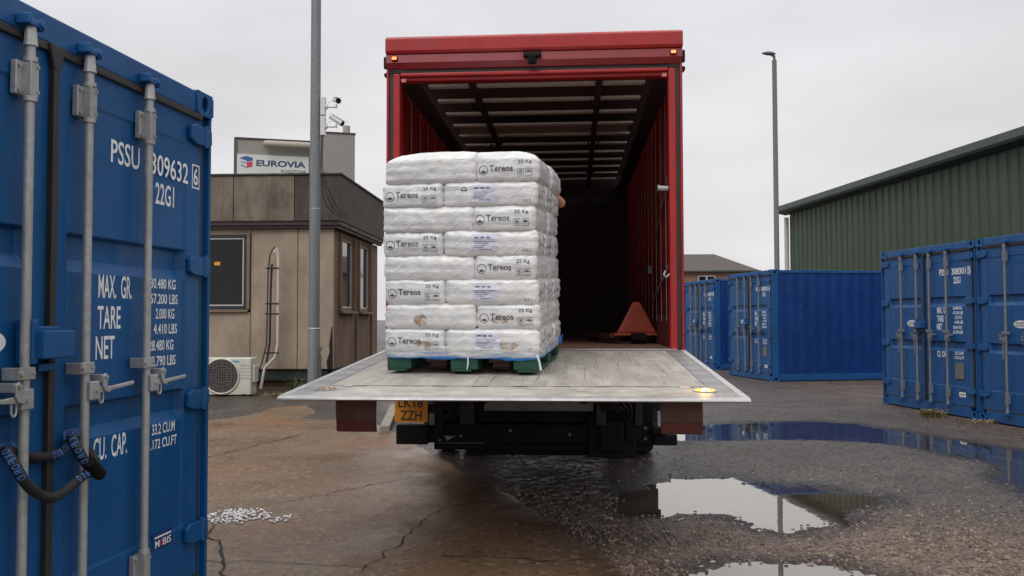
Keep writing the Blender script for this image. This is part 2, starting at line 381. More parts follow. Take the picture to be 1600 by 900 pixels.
def water():
    m = NT('puddle_water')
    m.col(m.mix(m.mr(m.noise(3, 5), .4, .7, 0, 1), (.05, .038, .030), (.09, .070, .055))); m.rough(.02); m.p.inputs['IOR'].default_value = 1.33
    g = m.n.new('ShaderNodeBsdfGlossy'); g.inputs['Roughness'].default_value = .012; g.inputs['Color'].default_value = (.90, .86, .80, 1)
    lw = m.n.new('ShaderNodeFresnel'); lw.inputs['IOR'].default_value = 1.72
    bp = m.n.new('ShaderNodeBump'); bp.inputs['Strength'].default_value = .02; bp.inputs['Distance'].default_value = .01
    m.L(m.noise(6, 3), bp.inputs['Height']); m.L(bp.outputs[0], g.inputs['Normal']); m.L(bp.outputs[0], m.p.inputs['Normal'])
    mx_ = m.n.new('ShaderNodeMixShader'); m.L(m.math('MULTIPLY', lw.outputs[0], 1.1), mx_.inputs[0])
    m.L(m.p.outputs[0], mx_.inputs[1]); m.L(g.outputs[0], mx_.inputs[2]); m.L(mx_.outputs[0], m.out.inputs[0]); return m.m
M['concrete'] = concrete(); M['asphalt'] = asphalt(); M['water'] = water()

# ------------------------------------------------------------------ text helper
def text_mesh(s, x0, x1, z0, z1, bold=.0, depth=.0006):
    """lettering in the local x-z plane (facing -y), fitted to the rectangle; returns (verts, faces)"""
    cu = bpy.data.curves.new('t', 'FONT'); cu.body = s; cu.offset = bold; cu.resolution_u = 3
    ob = bpy.data.objects.new('t', cu); C.objects.link(ob)
    dg = bpy.context.evaluated_depsgraph_get(); dg.update()
    me = bpy.data.meshes.new_from_object(ob.evaluated_get(dg))
    vs = [v.co.copy() for v in me.vertices]; fs = [list(p.vertices) for p in me.polygons]
    bpy.data.objects.remove(ob); bpy.data.curves.remove(cu); bpy.data.meshes.remove(me)
    ax = min(v.x for v in vs); bx = max(v.x for v in vs); ay = min(v.y for v in vs); by = max(v.y for v in vs)
    return [((v.x-ax)/(bx-ax)*(x1-x0)+x0, 0, (v.y-ay)/(by-ay)*(z1-z0)+z0) for v in vs], fs
class Print:
    """flat print built from text, polygons, rings; y = constant or wrapped onto a surface"""
    def __init__(s): s.v = []; s.f = []
    def add(s, vs, fs):
        b = len(s.v); s.v += list(vs); s.f += [[i+b for i in f] for f in fs]; return s
    def text(s, t, x0, x1, z0, z1, bold=.0): return s.add(*text_mesh(t, x0, x1, z0, z1, bold))
    def rect(s, x0, x1, z0, z1): return s.add([(x0, 0, z0), (x1, 0, z0), (x1, 0, z1), (x0, 0, z1)], [[0, 1, 2, 3]])
    def poly(s, p): return s.add([(x, 0, z) for x, z in p], [list(range(len(p)))])
    def frame(s, x0, x1, z0, z1, t):
        s.rect(x0, x1, z0, z0+t); s.rect(x0, x1, z1-t, z1); s.rect(x0, x0+t, z0+t, z1-t); return s.rect(x1-t, x1, z0+t, z1-t)
    def ring(s, cx, cz, r, t, n=24):
        vs = []; fs = []
        for k in range(n):
            a = 2*math.pi*k/n; vs += [(cx+r*math.cos(a), 0, cz+r*math.sin(a)), (cx+(r-t)*math.cos(a), 0, cz+(r-t)*math.sin(a))]
        for k in range(n): q = (k+1) % n; fs.append([2*k, 2*q, 2*q+1, 2*k+1])
        return s.add(vs, fs)
    def oval(s, cx, cz, a, b, n=28): return s.poly([(cx+a*math.cos(2*math.pi*k/n), cz+b*math.sin(2*math.pi*k/n)) for k in range(n)])
    def build(s, name, mat, parent, y=0, M4=None, wrap=None, off=.0018, sub=0):
        me = bpy.data.meshes.new(name)
        vs = [Vector((v[0], y, v[2])) for v in s.v]
        me.from_pydata(vs, [], s.f)
        if wrap:
            bm = bmesh.new(); bm.from_mesh(me)
            bmesh.ops.triangulate(bm, faces=bm.faces)
            for _ in range(4):
                ed = [e for e in bm.edges if e.calc_length() > .022]
                if not ed: break
                bmesh.ops.subdivide_edges(bm, edges=ed, cuts=1); bmesh.ops.triangulate(bm, faces=bm.faces)
            for v in bm.verts:
                h = wrap(v.co.x, v.co.z)
                v.co.y = (h if h is not None else y) - off
            bm.to_mesh(me); bm.free()
        me.materials.append(mat)
        if M4: me.transform(M4)
        o = bpy.data.objects.new(name, me); C.objects.link(o); o.parent = parent
        return o

# ================================================================== GROUND
def sdf(poly, X, Y):
    """signed distance, negative inside"""
    d = np.full(X.shape, 1e9); ins = np.zeros(X.shape, bool); n = len(poly)
    for i in range(n):
        ax, ay = poly[i]; bx, by = poly[(i+1) % n]
        ex, ey = bx-ax, by-ay; wx, wy = X-ax, Y-ay
        t = np.clip((wx*ex+wy*ey)/(ex*ex+ey*ey), 0, 1)
        d = np.minimum(d, np.hypot(wx-ex*t, wy-ey*t))
        c = ((ay > Y) != (by > Y)) & (X < (bx-ax)*(Y-ay)/((by-ay) if by != ay else 1e-9)+ax)
        ins ^= c
    return np.where(ins, -d, d)
def axis(lo, a, b, hi, fine, grow=1.35):
    xs = list(np.arange(a, b+1e-6, fine)); s = fine; v = a; L = []
    while v > lo: s *= grow; v -= s; L.append(max(v, lo))
    s = fine; v = xs[-1]; H = []
    while v < hi: s *= grow; v += s; H.append(min(v, hi))
    return np.array(L[::-1]+xs+H)
def grid_obj(name, xs, ys, zf, mat, attrs=None):
    X, Y = np.meshgrid(xs, ys); Z = zf(X, Y); ny, nx = X.shape
    me = bpy.data.meshes.new(name)
    co = np.stack([X, Y, Z], -1).reshape(-1, 3)
    i = np.arange(ny*nx).reshape(ny, nx); q = np.stack([i[:-1, :-1], i[:-1, 1:], i[1:, 1:], i[1:, :-1]], -1).reshape(-1, 4)
    me.from_pydata(co.tolist(), [], q.tolist()); me.polygons.foreach_set('use_smooth', [True]*len(me.polygons))
    for k, f in (attrs or {}).items():
        a = me.attributes.new(k, 'FLOAT', 'POINT'); a.data.foreach_set('value', f(X, Y).reshape(-1).astype(np.float32))
    me.materials.append(mat); o = bpy.data.objects.new(name, me); C.objects.link(o); return o
def npnoise(X, Y, sc, seed=0, o=3):
    f = np.frompyfunc(lambda a, b: noise.fractal(Vector((a*sc, b*sc, seed)), 1.0, 2.1, o), 2, 1)
    return f(X, Y).astype(float)
PUD = [
    [(.73, 6.66), (.92, 7.3), (1.31, 7.79), (1.44, 8.0), (2.07, 8.02), (2.19, 7.79), (2.45, 7.65), (2.67, 7.59), (2.82, 7.25), (3.12, 7.13), (3.0, 6.85), (2.83, 6.66), (2.58, 6.55), (2.52, 6.28), (2.40, 6.08), (2.12, 6.0), (1.92, 5.86), (1.75, 5.94), (1.63, 6.16), (1.55, 6.38), (1.34, 6.42), (1.06, 6.36), (.74, 6.38)],
    [(1.62, 10.4), (1.85, 11.8), (2.67, 12.01), (3.68, 12.23), (4.27, 12.32), (4.78, 11.98), (5.14, 11.09), (5.35, 10.45), (5.66, 9.56), (6.2, 8.8), (5.6, 7.6), (4.6, 6.9), (4.25, 6.95), (4.3, 7.5), (4.45, 8.0), (4.84, 8.65), (4.64, 9.37), (4.51, 9.89), (4.07, 10.23), (3.79, 10.35), (3.14, 10.43), (1.93, 10.3)],
    [(.85, 4.6), (.98, 5.05), (1.11, 5.21), (1.28, 5.32), (1.48, 5.30), (1.68, 5.27), (1.88, 5.3), (2.01, 5.24), (2.2, 4.9), (2.2, 4.3), (1.2, 4.1)],
]
def basin(X, Y):
    nn = npnoise(X, Y, 1.6, 3.1, 4)*.07 + npnoise(X, Y, 9, 5.7, 5)*.09 - .03
    d = np.full(X.shape, 9.0)
    for p in PUD:
        q = np.array(p); m = (X > q[:, 0].min()-1) & (X < q[:, 0].max()+1) & (Y > q[:, 1].min()-1) & (Y < q[:, 1].max()+1)
        if m.any(): d[m] = np.minimum(d[m], sdf(p, X[m], Y[m]) + nn[m])
    return d
def asph_z(X, Y):
    near = (np.abs(X) < 9) & (Y > 2) & (Y < 16)
    z = np.zeros(X.shape); xn, yn = X[near], Y[near]
    a = npnoise(xn, yn, .8, 1)*.004 + npnoise(xn, yn, 12, 2, 5)*.006
    d = basin(xn, yn)
    z[near] = np.maximum(a, -.006) - .026*np.clip(-d/.40, 0, 1)**.75 + .004*np.clip(1-np.abs(d-.12)/.12, 0, 1)
    far = Y > 40
    return z
CONC = [(-8.5, 2.0), (1.6, 2.0), (1.05, 3.6), (.80, 4.5), (.64, 5.0), (.40, 5.79), (.12, 6.78), (-.25, 7.7), (-.78, 9.11), (-1.22, 10.29), (-1.62, 11.4), (-2.0, 12.1), (-3.2, 12.6), (-3.05, 13.4), (-3.45, 14.4), (-3.9, 14.2), (-4.0, 12.9), (-4.4, 12.3), (-6.5, 12.1), (-8.5, 12.0)]
def conc_d(X, Y): return sdf(CONC, X, Y) + npnoise(X, Y, 3, 9, 4)*.06
def wet_shade_map(X, Y):
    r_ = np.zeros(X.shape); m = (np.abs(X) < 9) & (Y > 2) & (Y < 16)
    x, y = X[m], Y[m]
    under = np.clip(1-sdf([(-1.2, 10.2), (.0, 7.2), (.5, 5.6), (1.0, 5.75), (.75, 6.8), (1.1, 7.6), (1.5, 8.9), (1.7, 13), (-.8, 13)], x, y)/.35, 0, 1)  # wet tarmac below the lorry, with the lorry's shade painted into it
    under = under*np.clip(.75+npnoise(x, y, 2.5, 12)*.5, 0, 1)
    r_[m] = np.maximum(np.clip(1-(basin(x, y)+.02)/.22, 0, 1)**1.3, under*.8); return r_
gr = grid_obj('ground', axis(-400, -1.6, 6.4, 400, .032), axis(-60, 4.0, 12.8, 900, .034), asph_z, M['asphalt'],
    {'wet_shade': lambda X, Y: wet_shade_map(X, Y), 'gravel': lambda X, Y: np.clip((np.clip((7.6 - Y - .25*X)/1.6 + 0*X, 0, 1) + np.clip((X-5.4)/1.5, 0, 1)*.8)*(X > -.5), 0, 1)})
tag(gr, kind='structure')
def conc_z(X, Y):
    d = conc_d(X, Y); return np.where(d < 0, .018, .018 - np.clip(d/.05, 0, 1)*.07) + npnoise(X, Y, 5, 4)*.0015
def damp(X, Y):
    a = np.clip((X + .40*(Y-8) + 1.25)/.9, 0, 1)*np.clip((8.8-Y)/1.2, 0, 1)*1.0
    return np.clip(a + npnoise(X, Y, 2.2, 6)*.35*a, 0, 1)
cc = grid_obj('concrete_yard', np.arange(-8.5, 1.7, .045), np.arange(2.0, 14.7, .045), conc_z, M['concrete'], {'damp': damp})
tag(cc, kind='structure')
for p in PUD:      # water surface: the dipping ground cuts its real outline
    c = Vector((sum(q[0] for q in p)/len(p), sum(q[1] for q in p)/len(p), 0)); vs = []
    n = len(p)
    for i in range(n):
        a, b, d = Vector(p[i-1]), Vector(p[i]), Vector(p[(i+1) % n]); t = (d-a).normalized(); nrm = Vector((t.y, -t.x))
        area = sum(p[k][0]*p[(k+1) % n][1]-p[(k+1) % n][0]*p[k][1] for k in range(n))
        if area < 0: nrm = -nrm
        q = b + nrm*.16; vs.append((q.x, q.y, -.0085))
    o = MB().add(vs, [tuple(range(n))]).build('puddle', M['water'], recalc=False)
    if o.data.polygons[0].normal.z < 0: o.data.flip_normals()
    tag(o, kind='structure')
# cracks in the concrete: thin jagged ribbons of dirt
def crack(pts, w, seed):
    rnd = random.Random(seed); L = []
    for (a, b) in zip(pts[:-1], pts[1:]):
        a, b = Vector(a), Vector(b); n = max(2, int((b-a).length/.05))
        for k in range(n): L.append(a.lerp(b, k/n))
    L.append(Vector(pts[-1])); vs = []; n = len(L)
    for i, q in enumerate(L):
        t = (L[min(i+1, n-1)]-L[max(i-1, 0)]).normalized(); nr = Vector((-t.y, t.x)); q = q + nr*(fbm(q.x*6, q.y*6, seed)*.05)
        ww = w*(.35+.9*rnd.random())*(.3+.7*min(1, min(i, n-1-i)/6))
        for s in (-1, 1): vs.append((q.x+nr.x*ww*s, q.y+nr.y*ww*s, .0235))
    return vs, [(2*i, 2*i+1, 2*i+3, 2*i+2) for i in range(n-1)]
mb = MB()
for i, (p, w) in enumerate([([(-2.10, 6.2), (-2.03, 5.75), (-1.85, 5.5), (-1.63, 4.9), (-1.5, 4.4)], .009), ([(-1.95, 6.65), (-1.35, 7.35), (-.93, 7.85), (-.45, 8.03)], .006),
        ([(-3.3, 8.6), (-3.0, 9.6), (-2.6, 10.9)], .008), ([(-.30, 7.0), (-.62, 6.35), (-.72, 5.6), (-.9, 4.9)], .005), ([(-.70, 5.25), (-.25, 5.28), (.2, 5.15), (.6, 5.22)], .006), ([(-2.2, 5.2), (-1.3, 5.15), (-.7, 5.0)], .004), ([(-1.1, 9.3), (-.85, 9.0)], .004), ([(-4.5, 12.0), (-3.2, 11.7), (-2.2, 11.3)], .006)]):
    mb.add(*crack(p, w, i))
tag(mb.build('ground_cracks', M['crack'], recalc=False), kind='structure')
# loose stones on the broken surface
rnd = random.Random(3); mb = MB(); cnt = 0
NX = np.array([rnd.uniform(-.2, 4.8) for _ in range(30000)]); NY = np.array([rnd.uniform(4.2, 9.5) for _ in range(30000)])
DB = basin(NX, NY); DC = conc_d(NX, NY)
for x, y, d, dc in zip(NX, NY, DB, DC):
    dens = max(0, min(1, (7.6 - y - .2*x)/1.8)) + .05
    if d < -.16 or (d < -.03 and rnd.random() > .22) or dc < .03 or rnd.random() > dens: continue
    s = rnd.uniform(.003, .0115)*(1.7 if rnd.random() < .04 else 1); a = rnd.uniform(0, 6.3)
    ps = []
    for k, (sx_, sy_, sz_) in enumerate([(-1, -1, 0), (1, -1, 0), (1, 1, 0), (-1, 1, 0), (-.7, -.6, 1), (.6, -.7, 1), (.7, .6, 1), (-.6, .7, 1)]):
        px, py = sx_*s*rnd.uniform(.6, 1.3), sy_*s*rnd.uniform(.5, 1.1)
        ps.append((x+px*math.cos(a)-py*math.sin(a), y+px*math.sin(a)+py*math.cos(a), -.003+sz_*s*rnd.uniform(.7, 1.1)))
    mb.add(ps, [(0, 3, 2, 1), (4, 5, 6, 7), (0, 1, 5, 4), (1, 2, 6, 5), (2, 3, 7, 6), (3, 0, 4, 7)]); cnt += 1
tag(mb.build('gravel', M['stone'], recalc=False), 'loose brown stones and grit between the puddles in the yard', 'gravel', kind='stuff')
# kerb and verge by the office
k = MB()
for i in range(3):
    y0 = 11.0+i*.95
    k.box(-.065, .065, y0+.01, y0+.93, -.05, .11)
o = k.build('kerb', M['kerb'], bevel=.015); o.location = (-.62, 0, 0); o.rotation_euler = (0, 0, R(5.2)); tag(o, kind='structure')
o = grid_obj('verge', np.arange(-8, -.9, .12), np.arange(15.7, 17.3, .1), lambda X, Y: .03+npnoise(X, Y, 2, 8)*.03-.05*np.clip((15.95-Y)/.2, 0, 1), simple('verge_soil', (.045, .035, .022), .85, var=.5, scale=6, dirt=(.05, .06, .02), dscale=4)); tag(o, kind='structure')

# ================================================================== SHIPPING CONTAINER
CW, CL, CH = 2.438, 6.058, 2.591
def casting(mb, mh, x0, x1, y0, y1, z0, z1, sx_, sy_, sz_):
    """corner casting with real oval holes on its outer front/back and side faces"""
    faces = {'y': (y0 if sy_ < 0 else y1, sy_), 'x': (x0 if sx_ < 0 else x1, sx_)}
    n = 20
    def hole(P, ca, cb, ha, hb, ra, rb):
        vs = []
        for k in range(n):
            a = 2*math.pi*(k+.5)/n; c, s = math.cos(a), math.sin(a); t = min(ha/abs(c), hb/abs(s))
            vs.append(P(ca+c*t, cb+s*t, 0))
        for k in range(n):
            a = 2*math.pi*(k+.5)/n; vs.append(P(ca+math.cos(a)*ra, cb+math.sin(a)*rb, 0))
        for k in range(n):
            a = 2*math.pi*(k+.5)/n; vs.append(P(ca+math.cos(a)*ra, cb+math.sin(a)*rb, .035))
        mb.add(vs, [(k, (k+1) % n, n+(k+1) % n, n+k) for k in range(n)] + [(n+k, n+(k+1) % n, 2*n+(k+1) % n, 2*n+k) for k in range(n)])
        mh.add([vs[2*n+k] for k in range(n)], [tuple(range(n))])
    cx, cy, cz = (x0+x1)/2, (y0+y1)/2, (z0+z1)/2
    hole(lambda a, b, d: (a, faces['y'][0]-sy_*d, b), cx, cz, (x1-x0)/2, (z1-z0)/2, .030, .040)
    hole(lambda a, b, d: (faces['x'][0]-sx_*d, a, b), cy, cz, (y1-y0)/2, (z1-z0)/2, .038, .030)
    X = x0 if sx_ > 0 else x1; Y = y0 if sy_ > 0 else y1
    mb.add([(X, y0, z0), (X, y1, z0), (X, y1, z1), (X, y0, z1)], [(0, 1, 2, 3)])
    mb.add([(x0, Y, z0), (x1, Y, z0), (x1, Y, z1), (x0, Y, z1)], [(0, 1, 2, 3)])
    for z in (z0, z1): mb.add([(x0, y0, z), (x1, y0, z), (x1, y1, z), (x0, y1, z)], [(0, 1, 2, 3)])
def corrug(L, pitch=.278, dep=.009):
    pts = [(0, 0)]; x = .06
    while x < L-.2:
        pts += [(x, 0), (x+.07, 0), (x+.07+.068, dep), (x+.07+.068+.072, dep), (x+pitch, 0)]; x += pitch
    pts.append((L, 0)); return pts
def container(loc, rz, texts, label, mats, detail=1, hands='down'):
    bl, sd = mats
    t = empty('shipping_container', loc, rz, label, 'shipping container', 'blue shipping containers in the yard')
    hw = CW/2; gv = M['galv'] if hands == 'out' else M['galv_dull']
    for sx_ in (-1, 1):
        for (y0, y1, sy_) in ((0, .178, -1), (CL-.178, CL, 1)):
            xa, xb = (-hw, -hw+.162) if sx_ < 0 else (hw-.162, hw)
            for z0 in (0, CH-.118):
                f = MB(); h = MB(); casting(f, h, xa, xb, y0, y1, z0, z0+.118, sx_, sy_, 0)
                cs_ = f.build('corner_casting', bl, t, bevel=.006 if detail else 0); h.build('casting_hole', M['dark_hole'], cs_)
    f = MB()
    for s in (-1, 1):
        f.box(*sorted((s*hw-s*.004, s*(hw-.026))), .006, .16, .118, CH-.118)   # rear posts: lip and recessed channel
        f.box(*sorted((s*(hw-.0262), s*(hw-.076))), .034, .155, .118, CH-.118)
        x0, x1 = sorted((s*hw-s*.004, s*(hw-.15)))
        f.box(x0, x1, CL-.06, CL-.004, .118, CH-.118)
        x0, x1 = sorted((s*hw-s*.006, s*(hw-.06)))
        f.box(x0, x1, .178, CL-.178, CH-.075, CH-.012)                # top side rail
        f.box(x0, x1, .178, CL-.178, .02, .165)                       # bottom side rail
    f.box(-hw+.162, hw-.162, .008, .10, CH-.112, CH-.006)              # door header
    f.box(-hw+.162, hw-.162, .004, .12, .018, .165)                    # door sill
    f.box(-hw+.162, hw-.162, CL-.09, CL-.006, CH-.10, CH-.006); f.box(-hw+.162, hw-.162, CL-.09, CL-.006, .02, .165)
    f.build('frame', bl, t, bevel=.006 if detail else .004)
    for s in (-1, 1):                                                  # corrugated sides
        P = corrug(CL-.3); w = MB(); vs = []
        for (a, d) in P:
            for z in (.165, CH-.075): vs.append((s*(hw-.022-d), .16+a, z))
        w.add(vs, [(2*i, 2*i+2, 2*i+3, 2*i+1) for i in range(len(P)-1)]); w.build('side_wall', sd, t)
    P = corrug(CW-.2, .25, .04); w = MB(); vs = []
    for (a, d) in P:
        for z in (.165, CH-.1): vs.append((-hw+.1+a, CL-.03-d, z))
    w.add(vs, [(2*i, 2*i+2, 2*i+3, 2*i+1) for i in range(len(P)-1)]); w.build('end_wall', sd, t)
    P = corrug(CL-.2, .209, .015); w = MB(); vs = []
    for (a, d) in P:
        for x in (-hw+.05, hw-.05): vs.append((x, .1+a, CH-.014-d))
    w.add(vs, [(2*i, 2*i+2, 2*i+3, 2*i+1) for i in range(len(P)-1)]); w.build('roof', sd, t)
    B(-hw+.06, hw-.06, .1, CL-.06, .10, .15).build('floor', M['black'], t)
    # door leaves
    for s in (-1, 1):
        xs = [.012, .105, .125, .965, .985, 1.116]
        zs = [.185, .44, .452, .965, 1.010, 1.100, 1.108, 1.630, 1.680, 1.772, 1.780, 2.298, 2.310, 2.462]
        def dep(i, j):
            if i in (0, 1, 4, 5): return 0
            d = .006 if 2 <= j <= 11 else 0
            if j in (4, 5, 8, 9): d = .040
            return d
        vs = [(s*x, .016+dep(i, j), z) for j, z in enumerate(zs) for i, x in enumerate(xs)]; n = len(xs)
        d = MB().add(vs, [(j*n+i, j*n+i+1, (j+1)*n+i+1, (j+1)*n+i) for j in range(len(zs)-1) for i in range(n-1)])
        d.box(*sorted((s*.012, s*1.116)), .060, .075, .185, 2.462)
        for (xa, xb) in ((.012, .02), (1.108, 1.116)): d.box(*sorted((s*xa, s*xb)), .0165, .06, .187, 2.46)
        dr = d.build('door', bl, t, bevel=.004 if detail else 0, seg=1)
        # locking bars
        for bx in (.168, .590):
            x = s*bx
            lb = MB().tube([(x, -.026, .23), (x, -.026, 2.505)], .0172, 16).build('locking_bar', gv, dr)
            bv_ = .004 if detail else 0
            for zc, u in ((2.50, 1), (.155, -1)):                        # cams and keepers at both ends
                g = MB(); g.box(x-.030, x+.034, -.050, -.002, zc-.012, zc+.012); g.box(x-.038, x-.018, -.048, .006, zc-.008, zc+.030)
                g.box(x+.018, x+.040, -.052, .006, zc-.018, zc+.022); g.disc((x+.029, -.060, zc), .012, 'y', .012, 10)
                g.build('cam_keeper', bl, lb, bevel=bv_)
            for zc in (2.475, .20):
                MB().tube([(x, -.026, zc-.055), (x, -.026, zc-.045), (x, -.026, zc+.03)], [.025, .023, .018], 14).build('bar_collar', gv, lb)
            q = -s if False else -1
            for zc in (2.30, .36):                                      # folded bearing brackets
                g = MB().box(x-.020, x+.021, -.046, .010, zc-.062, zc+.062).box(x-.052, x-.018, -.012, .012, zc-.060, zc+.060)
                for zz in (zc-.080, zc+.062): g.tube([(x, -.027, zz), (x, -.027, zz+.018)], .024, 14)
                for zz in (zc-.045, zc+.045): g.disc((x-.038, -.020, zz), .009, 'y', .01, 8); g.disc((x+.014, -.051, zz), .006, 'y', .006, 8)
                g.build('bracket', gv, lb, bevel=.003 if detail else 0, seg=1)
            zc = 1.255
            g = MB().box(x-.066, x+.026, -.050, -.042, zc-.022, zc+.022).box(x-.066, x-.050, -.050, .012, zc-.022, zc+.022).box(x+.019, x+.026, -.048, .014, zc-.022, zc+.022)
            g.disc((x-.045, -.058, zc), .009, 'y', .01, 8); g.disc((x+.012, -.057, zc), .006, 'y', .01, 8)
            g.build('bracket', gv, lb, bevel=.002 if detail else 0, seg=1)
            # handle with hub and catch
            q = s; zc = 1.165
            g = MB().box(*sorted((x-q*.010, x+q*.048)), -.058, -.036, zc-.036, zc+.036)
            g.disc((x+q*.028, -.066, zc), .009, 'y', .01, 10)
            if hands == 'out': g.prism([(x+q*.04, zc-.014), (x+q*.12, zc-.008), (x+q*.285, zc+.004), (x+q*.287, zc+.020), (x+q*.13, zc+.010), (x+q*.04, zc+.018)], 'y', -.056, -.046)
            else: g.prism([(x+q*.012, zc-.03), (x+q*.042, zc-.03), (x+q*.038, zc-.10), (x+q*.036, zc-.27), (x+q*.018, zc-.27), (x+q*.016, zc-.10)], 'y', -.056, -.046)
            g.build('handle', gv, lb, bevel=.003 if detail else 0, seg=1)
            g = MB(); hx = x+q*.075
            g.prism([(hx-.016, zc+.055), (hx, zc+.066), (hx+.016, zc+.055), (hx+.012, zc+.018), (hx+.028, zc+.002), (hx+.04, zc-.003), (hx+.025, zc-.014), (hx, zc-.006), (hx-.014, zc+.016)], 'y', -.066, -.058)
            g.box(hx-.014, hx+.014, -.058, .018, zc+.028, zc+.06); g.disc((hx, -.074, zc+.05), .008, 'y', .01, 10)
            n = 14; vs = [(hx+.012*math.cos(math.pi+math.pi*k/n), -.045, zc-.038+.016*math.sin(math.pi+math.pi*k/n)) for k in range(n+1)]
            g.tube([(hx-.012, -.045, zc-.008)]+vs+[(hx+.012, -.045, zc-.008)], .005, 8)
            g.build('handle_catch', gv, lb, bevel=.002 if detail else 0, seg=1)
        for hz in (.40, 1.05, 1.71, 2.365):                             # hinges
            g = MB().prism([(s*.985, hz-.032), (s*.985, hz+.030), (s*1.03, hz+.048), (s*1.185, hz+.04), (s*1.19, hz-.03), (s*1.10, hz-.05), (s*1.03, hz-.048)], 'y', -.012, .012)
            g.tube([(s*1.130, -.008, hz-.055), (s*1.130, -.008, hz+.055)], .014, 12)
            g.build('hinge', bl, dr, bevel=.005 if detail else 0)
    g = MB().box(-.016, .016, -.010, .05, .19, 2.44)                     # centre gasket
    g.prism([(-.045, 2.475), (.045, 2.475), (.016, 2.38), (-.016, 2.38)], 'y', -.012, .004)
    g.box(-1.11, 1.11, -.002, .05, 2.445, 2.474); g.box(-1.11, 1.11, .006, .05, .166, .186)
    for s in (-1, 1): g.box(*sorted((s*1.1165, s*1.143)), .020, .05, .17, 2.472)
    g.build('door_seal', M['seal'], t, bevel=.003 if detail else 0, seg=1)
    g = MB().box(-.165, -.135, -.055, .016, 1.285, 1.445).box(-.135, .03, -.012, .0, 1.30, 1.42).box(-.145, .025, -.085, -.014, 1.303, 1.405).box(-.10, .0, -.03, .016, 1.255, 1.285)
    g.build('lock_box', bl, t, bevel=.006 if detail else 0)
    # writing
    bo_ = .011 if hands == 'out' else .03
    for inner in (True, False):          # on the recessed panel, then on the raised door edge
        p = Print()
        for (s_, x0, x1, z0, z1) in texts['white']:
            sh_ = .034+(.014 if inner and hands == 'out' else 0)
            if (x1 < .93) == inner: p.text(s_, x0+sh_, x1+sh_, z0, z1, bo_)
        if not inner:
            for (x0, x1, z0, z1) in texts.get('frames', []): p.frame(x0+.034, x1+.034, z0, z1, .007)
        p.build('lettering', M['white_print'], t, y=.0207 if inner else .0147)
    cx, cz = texts['oval']
    p = Print(); p.oval(cx, cz, .135, .052); st = p.build('sticker', M['white_print'], t, y=.0195)
    p = Print(); p.frame(cx-.10, cx+.10, cz-.028, cz+.028, .004)
    for i, zz in enumerate((.010, -.016)):
        x = cx-.09
        while x < cx+.085: p.rect(x, x+.012, cz+zz-.004, cz+zz+.009); x += .018
    p.build('sticker_print', M['print_grey'], st, y=.0180)
    if texts.get('plate'):
        x0, x1, z0, z1 = texts['plate']; B(x0, x1, .010, .021, z0, z1).build('data_plate', simple('data_plate_grey', (.14, .15, .15), .5), t)
    if texts.get('maker') != 'photo':
        p = Print().rect(.80, .95, .30, .37).build('maker_label', M['white_print'], t, y=.0130)
        q = Print()
        for i in range(5): q.rect(.82+.024*i, .836+.024*i, .325, .345)
        q.build('maker_print', M['sign_blue'], p, y=.0115)
    else:
        p = Print().rect(.722, .892, .392, .468).build('maker_label', simple('label_navy', (.012, .035, .16), .5), t, y=.0130)
        q = Print().text('M', .743, .779, .402, .434, .01).text('BIS', .808, .877, .402, .434, .01).rect(.739, .879, .444, .452)
        q.build('maker_print', M['white_print'], p, y=.0115)
        q = Print().ring(.794, .418, .013, .006).build('maker_ring', M['sign_red'], p, y=.0115)
    return t
def std_texts(num, chk, w, tare=('2.000 KG', '4.410 LBS'), net=('28.480 KG', '62.790 LBS'), cap=('33.2 CU.M', '1.172 CU.FT')):
    return {'white': [('PSSU', .336, .546, 2.105, 2.205), (num, .640, .965, 2.105, 2.205), (chk, 1.018, 1.060, 2.112, 2.198), ('22G1', .675, .835, 1.975, 2.075),
        ('MAX.  GR.', .265, .500, 1.532, 1.630), ('TARE', .262, .420, 1.405, 1.500), ('NET', .252, .380, 1.280, 1.375), ('CU.  CAP.', .248, .480, .866, .960),
        ('30.480 KG', .645, .858, 1.585, 1.632), ('67.200 LBS', .645, .878, 1.515, 1.562), (tare[0], .690, .850, 1.446, 1.494), (tare[1], .675, .875, 1.376, 1.423),
        (net[0], .640, .845, 1.300, 1.348), (net[1], .640, .865, 1.228, 1.276), (cap[0], .672, .866, .915, .965), (cap[1], .645, .885, .850, .895)],
        'frames': [(1.003, 1.075, 2.095, 2.215)], 'oval': (-.36, 1.375)}
tL = std_texts('309632', '6', 0); tL['maker'] = 'photo'; tL['oval'] = (-.340, 1.365)
container((-1.5443 - 1.219*math.sin(.14447), 4.4091-1.219*math.cos(.14447), .020), math.pi/2 - .14447, tL,
    'large blue container at the left edge with a black chain lock looped round its bars', (M['blue'], M['blue_side']), 1, 'out')
def far_container(rx, ry, a, k, texts, label, det=0, mats=None):
    # rx,ry: door corner nearest in the photo (its right-hand door corner is k*CW further back)
    u = Vector((math.sin(a), math.cos(a)))
    c = Vector((rx, ry)) + u*(k*CW)
    return container((c.x, c.y, 0), -(math.pi/2+a), texts, label, mats or (M['blue_far'], M['blue_side']), det)
A_ = (6.3342, 14.7269, -.1282)
tA = std_texts('308301', '5', 0, ('2.015 KG', '4.440 LBS'), ('28.465 KG', '62.760 LBS'), ('33.2 CU.M', '1.170 CU.FT')); tA['plate'] = (.72, .91, .56, .80)
far_container(A_[0], A_[1], A_[2], -.5, tA, 'blue container with number 308301 and grey plate, in the right-hand pair', 1)
tD = std_texts('308304', '2', 0); tD['plate'] = (.72, .91, .56, .80)
far_container(A_[0], A_[1], A_[2], -1.508, tD, 'blue container cut off by the right edge of the photo', 1)
tB = std_texts('308520', '4', 0); tB['plate'] = (.72, .91, .56, .80)
far_container(5.9942, 19.8111, -.1664, .5, tB, 'blue container showing its long plain side, beneath the far lamp post', 0)
